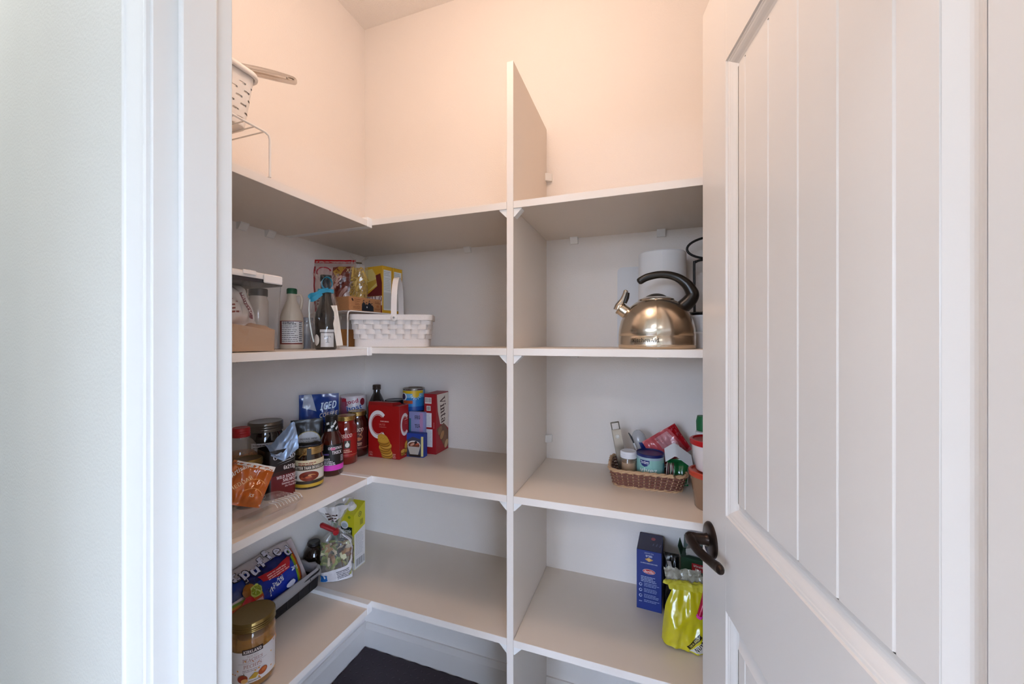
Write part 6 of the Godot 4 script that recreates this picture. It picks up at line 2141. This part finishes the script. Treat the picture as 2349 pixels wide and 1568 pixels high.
# ------------------------------------------------------------------ things on the third shelf, right side
func fill_third_shelf_right():
	var pr: Print
	var prof: Array
	var st: SurfaceTool
	wicker_basket()
	var y0 := S3 + 0.0075
	# --- folded steel clip standing at the left end
	var o := thing("steel_clip", "tall folded brushed steel clip standing in the wicker basket", "clip", P(-0.072, y0, 1.262), 12.0)
	var steel := mat("#b7ada0", 0.3, 0.9)
	var tilt := Transform3D(Basis.from_euler(Vector3(-0.12, 0, 0.17)), Vector3(0, 0.002, 0))
	part(o, "front_leaf", box_mesh(Vector3(0, 0.066, 0.008), Vector3(0.027, 0.132, 0.0014), 0.0003, tilt), steel)
	part(o, "back_leaf", box_mesh(Vector3(0, 0.066, -0.008), Vector3(0.027, 0.132, 0.0014), 0.0003, tilt), steel)
	part(o, "bent_top", box_mesh(Vector3(0, 0.1325, 0.0), Vector3(0.027, 0.0014, 0.0174), 0.0003, tilt), steel)
	st = S()
	for e in [[Vector3(-0.012, 0.1445, 0.0), Vector3(0.003, 0.025, 0.004)], [Vector3(0.012, 0.1445, 0.0), Vector3(0.003, 0.025, 0.004)], [Vector3(0, 0.1555, 0), Vector3(0.024, 0.004, 0.004)]]:
		bx(st, e[0], e[1], 0.0005, tilt)
	part(o, "wire_loop", fin(st), mat("#6b655c", 0.3, 0.9))
	part(o, "rivet", lathe_mesh([Vector2(0.0065, 0.0), Vector2(0.0062, 0.0012), Vector2(0.0035, 0.0016), Vector2(0.003, 0.0008), Vector2(0, 0.0008)], 24, tilt * Transform3D(Basis(Vector3(1, 0, 0), Vector3(0, 0, 1), Vector3(0, -1, 0)), Vector3(0, 0.112, 0.0088))), mat("#e2e0dc", 0.35), "pale round eyelet")
	# --- pen-like stirrer
	o = thing("scoop_spoon", "slim white spoon with a dark tip leaning in the wicker basket", "spoon", P(-0.040, y0, 1.250), 0.0)
	part(o, "handle", tube_mesh(curve([Vector3(0.022, 0.020, 0.008), Vector3(0.014, 0.056, 0.004), Vector3(-0.002, 0.098, -0.004)], 16), 0.0028, 8), mat("#dcdde2", 0.35))
	part(o, "tip", tube_mesh(curve([Vector3(-0.002, 0.098, -0.004), Vector3(-0.009, 0.114, -0.006), Vector3(-0.018, 0.128, -0.008)], 12), curve_r([0.003, 0.0062, 0.003], 13), 10, false, ID, 0.5), mat("#2a2c34", 0.4), "dark spoon tip")
	# --- clear bottle
	o = thing("clear_bottle", "clear plastic bottle with a small navy label leaning in the basket", "bottle", P(-0.002, y0, 1.284), 20.0)
	var lean := Transform3D(Basis.from_euler(Vector3(-0.10, 0, 0.22)), Vector3(0, 0.002, 0))
	prof = [Vector2(0, 0), Vector2(0.019, 0), Vector2(0.021, 0.003), Vector2(0.0225, 0.090), Vector2(0.0218, 0.104), Vector2(0.0195, 0.117), Vector2(0.0155, 0.126), Vector2(0.009, 0.1325), Vector2(0.0, 0.135)]
	part(o, "bottle", lathe_mesh(prof, 40, lean, 0.9), mat("#c9ced8", 0.12, 0.0, {"alpha": 0.42}))
	pr = Print.new(func(p: Vector2) -> Vector3: return lean * (round_of(prof).call(p) as Vector3), 0.006)
	pr.poly([Vector2(-0.010, 0.100), Vector2(0.008, 0.096), Vector2(0.010, 0.078), Vector2(-0.007, 0.080)], "#1b2c74")
	part(o, "label", pr.done(), print_mat(0.3))
	# --- spice jar
	o = thing("spice_jar", "small spice jar with a white lid in the wicker basket", "jar", P(-0.055, y0, 1.197), 10.0)
	part(o, "jar", lathe_mesh([Vector2(0, 0), Vector2(0.0195, 0), Vector2(0.0215, 0.003), Vector2(0.0215, 0.062), Vector2(0.019, 0.068), Vector2(0.019, 0.072)], 36, ID, 0.9), clear("#e6d6c4", 0.10, 0.04))
	part(o, "spice", lathe_mesh([Vector2(0, 0.002), Vector2(0.0195, 0.002), Vector2(0.0200, 0.056), Vector2(0, 0.058)], 36), mat("#c9a27c", 0.85, 0.0, {"tone": "sugar", "scale": 14.0}), "tan powder")
	screw_lid(o, 0.0235, 0.069, 0.089, mat("#e4e6ee", 0.4), "lid")
	# --- tea tin
	o = thing("tea_tin", "round aqua tea tin with a navy lid in the wicker basket", "tin", P(0.006, y0, 1.202), 6.0)
	prof = [Vector2(0, 0), Vector2(0.0375, 0), Vector2(0.0385, 0.002), Vector2(0.0385, 0.082)]
	part(o, "tin", lathe_mesh(prof, 56), mat("#8fc3bd", 0.35))
	part(o, "lid", lathe_mesh([Vector2(0.0385, 0.081), Vector2(0.0395, 0.082), Vector2(0.0395, 0.0885), Vector2(0.0382, 0.0895), Vector2(0.0365, 0.0860), Vector2(0, 0.0860)], 56), mat("#141e62", 0.35), "navy lid")
	pr = Print.new(round_of(prof), 0.006)
	pr.rect(0.0, 0.0775, 0.120, 0.007, "#9fb4c4")
	pr.rect(0.045, 0.040, 0.018, 0.050, "#4c98a4")
	pr.poly([Vector2(-0.034, 0.074), Vector2(-0.006, 0.074), Vector2(-0.006, 0.066), Vector2(-0.012, 0.058), Vector2(-0.020, 0.055), Vector2(-0.028, 0.058), Vector2(-0.034, 0.066)], "#16246c")
	pr.text("Tetley", -0.020, 0.0665, 0.008, "#e6ecf6", {"font": "Droid Serif", "width": 0.024})
	pr.text("vivez", -0.010, 0.0460, 0.0125, "#f0f6f4", {"width": 0.048})
	part(o, "print", pr.done(), print_mat(0.35))
	# --- tea sachets on edge
	for k in 4:
		o = thing("tea_sachet", "%s paper tea sachet filed on edge between tin and green packet" % ["beige", "dusty rose", "cream", "dark red"][k], "sachet", P(0.050 + 0.0052 * k, y0, 1.205), 84.0, "tea sachets in the wicker basket")
		part(o, "paper", box_mesh(Vector3(0, 0.034, 0), Vector3(0.058, 0.066, 0.0028), 0.0012, Transform3D(Basis.from_euler(Vector3(0.06, 0, 0)), Vector3.ZERO)), mat(["#cdbdb9", "#8c5f64", "#d8cfca", "#7a4048"][k], 0.6))
	# --- red tea bag packet
	o = thing("tea_packet", "shiny red and pink tea packet tilted on top of the basket", "packet", P(0.072, y0 + 0.066, 1.258), 14.0)
	var s := Soft.new(0.118, 0.088, 0.026, "pillow", 0.006, 71, 24.0)
	var b := part(o, "pouch", soft_mesh(s, 28, 24), mat("#c4525c", 0.12, 0.0, {"coat": 1.0}))
	var bt := Transform3D(Basis.from_euler(Vector3(-0.30, 0, 0.52)), Vector3(0.006, -0.006, 0.0))
	b.transform = bt
	pr = Print.new(soft_of(s), 0.008)
	pr.poly([Vector2(0.030, 0.086), Vector2(0.057, 0.086), Vector2(0.057, 0.010), Vector2(0.044, 0.006)], "#b0151f")
	pr.poly([Vector2(-0.056, 0.050), Vector2(-0.030, 0.052), Vector2(-0.036, 0.008), Vector2(-0.056, 0.010)], "#d6574c")
	pr.poly([Vector2(-0.024, 0.078), Vector2(0.022, 0.080), Vector2(0.030, 0.034), Vector2(-0.020, 0.042)], "#c98a92")
	pr.text("RED", 0.012, 0.030, 0.012, "#f2dede", {"width": 0.030})
	pr.text("ROSE", 0.014, 0.014, 0.012, "#f2dede", {"width": 0.036})
	part(b, "print", pr.done(), print_mat(0.15))
	# --- green packet with a white paper over it
	o = thing("green_packet", "glossy dark green packet at the right end of the basket", "packet", P(0.080, y0, 1.205), 4.0)
	s = Soft.new(0.058, 0.074, 0.050, "pillow", 0.006, 81, 22.0)
	part(o, "pouch", soft_mesh(s, 24, 24), mat("#0c5a2e", 0.14, 0.0, {"coat": 0.9}))
	pr = Print.new(soft_of(s), 0.006)
	pr.oval(-0.014, 0.046, 0.0032, 0.012, "#b9d8c2", 0.1)
	pr.rect(0.008, 0.034, 0.020, 0.0022, "#2f8a54", -0.7)
	part(o, "print", pr.done(), print_mat(0.2))
	o = thing("paper_slip", "creased white paper slip perched on the green packet", "paper", P(0.083, y0 + 0.0735, 1.205), 4.0)
	st = S()
	var pg := func(u: float, v: float) -> Vector3:
		var x := (u - 0.5) * 0.074
		return Vector3(x, 0.030 - absf(x + 0.010) * 0.72 - (v - 0.5) * 0.030, (v - 0.5) * 0.030)
	grid(st, 12, 4, pg)
	grid(st, 12, 4, func(u: float, v: float) -> Vector3: return pg.call(1.0 - u, v) - Vector3(0, 0.0008, 0))
	part(o, "sheet", fin(st), mat("#d9dcdf", 0.6))
	# --- red lidded tubs half hidden by the door
	var xx := 0.151
	for k in 2:
		o = thing("soup_tub", ["brown-filled clear tub with an orange-red lid, lower of the pair by the door", "white tub with a bright red lid stacked on a brown tub"][k], "tub", P(xx + 0.003 * k, S3 + 0.0955 * k, 1.090), 0.0, "lidded tubs by the door")
		var hgt: float = [0.082, 0.066][k]
		part(o, "tub", lathe_mesh([Vector2(0, 0), Vector2(0.036, 0), Vector2(0.0385, 0.003), Vector2(0.0485, hgt)], 44), mat(["#8a6a52", "#e4dcda"][k], 0.2, 0.0, {"coat": 0.5}))
		part(o, "lid", lathe_mesh([Vector2(0.0485, hgt - 0.001), Vector2(0.0515, hgt), Vector2(0.0525, hgt + 0.006), Vector2(0.0525, hgt + 0.0110), Vector2(0.0500, hgt + 0.0130), Vector2(0.0460, hgt + 0.0128), Vector2(0.0440, hgt + 0.0090), Vector2(0, hgt + 0.0090)], 44), mat(["#b8402c", "#b3121a"][k], 0.3), ["orange-red lid", "bright red lid"][k])
	# --- green capped bottle behind
	o = thing("squeeze_bottle", "squeeze bottle with a white collar and green nozzle by the door", "bottle", P(0.153, S3, 1.236), 0.0)
	part(o, "body", lathe_mesh([Vector2(0, 0), Vector2(0.030, 0), Vector2(0.033, 0.004), Vector2(0.033, 0.120), Vector2(0.028, 0.138), Vector2(0.018, 0.146)], 36, ID, 0.9), mat("#b9aea6", 0.3))
	part(o, "collar", lathe_mesh([Vector2(0.0215, 0.145), Vector2(0.022, 0.150), Vector2(0.022, 0.160), Vector2(0.016, 0.164), Vector2(0, 0.164)], 32), mat("#e4e4e6", 0.4))
	part(o, "nozzle", lathe_mesh([Vector2(0.020, 0.164), Vector2(0.021, 0.190), Vector2(0.018, 0.206), Vector2(0, 0.208)], 32), mat("#156a3c", 0.4), "green nozzle")

func wicker_basket():
	var o := thing("wicker_basket", "shallow rectangular wicker basket holding tea things", "basket", P(-0.005, S3, 1.228), 2.0)
	var dark := mat("#8c5a4c", 0.55, 0.0, {"tone": "kraft", "scale": 12.0})
	var pale := mat("#d2ab84", 0.5, 0.0, {"tone": "kraft", "scale": 12.0})
	var W0 := 0.186
	var D0 := 0.142
	var W1 := 0.212
	var D1 := 0.168
	var H := 0.052
	var n := 176
	var ringf := func(t: float, off: float) -> Array:
		var R := rring(lerpf(W0, W1, t) + off * 2.0, lerpf(D0, D1, t) + off * 2.0, 0.034, t * H, 8)
		var L := [0.0]
		for i in R.size():
			L.append(L[-1] + (R[i] as Vector3).distance_to(R[(i + 1) % R.size()]))
		var out := []
		var k := 0
		for i in n:
			var s: float = L[-1] * i / n
			while L[k + 1] < s:
				k += 1
			out.append((R[k] as Vector3).lerp(R[(k + 1) % R.size()], (s - L[k]) / (L[k + 1] - L[k])))
		return out
	# woven canes
	for r in 9:
		var t := 0.13 + 0.088 * r
		var A: Array = ringf.call(t, -0.0016)
		var B: Array = ringf.call(t, 0.0016)
		var pts := []
		for i in n:
			var k := 0.5 + 0.5 * cos(PI * (i / 4.0 + r))
			pts.append((A[i] as Vector3).lerp(B[i], k))
		part(o, "cane", tube_mesh(pts, 0.0022, 6, true), dark)
	# uprights
	for s in 44:
		var a: Vector3 = (ringf.call(0.06, 0.0) as Array)[s * 4]
		var b: Vector3 = (ringf.call(0.95, 0.0) as Array)[s * 4]
		part(o, "upright", tube_mesh([a, b], 0.0017, 6), pale)
	# twisted rim and foot
	for e in [[0.95, 0.0046, "rim_twist"], [0.05, 0.0034, "foot_twist"]]:
		for ph in 2:
			var R: Array = ringf.call(e[0], 0.0006)
			var pts := []
			for i in n:
				var p: Vector3 = R[i]
				var out := Vector3(p.x, 0, p.z).normalized()
				var a := TAU * i / 11.0 + PI * ph
				pts.append(p + out * cos(a) * 0.0022 + Vector3.UP * sin(a) * 0.0022)
			part(o, e[2], tube_mesh(pts, e[1] * 0.8, 7, true), pale, "pale twisted cane")
	part(o, "bottom", loft_mesh([rring(W0 - 0.004, D0 - 0.004, 0.03, 0.003), rring(W0 - 0.004, D0 - 0.004, 0.03, 0.0065)]), dark)
	# clear liner showing over the rim
	part(o, "liner", loft_mesh([rring(W0 - 0.008, D0 - 0.008, 0.03, 0.0068), rring(W1 - 0.012, D1 - 0.012, 0.032, 0.0540)], false, false), clear("#f0f4f2", 0.06, 0.03), "clear plastic liner")
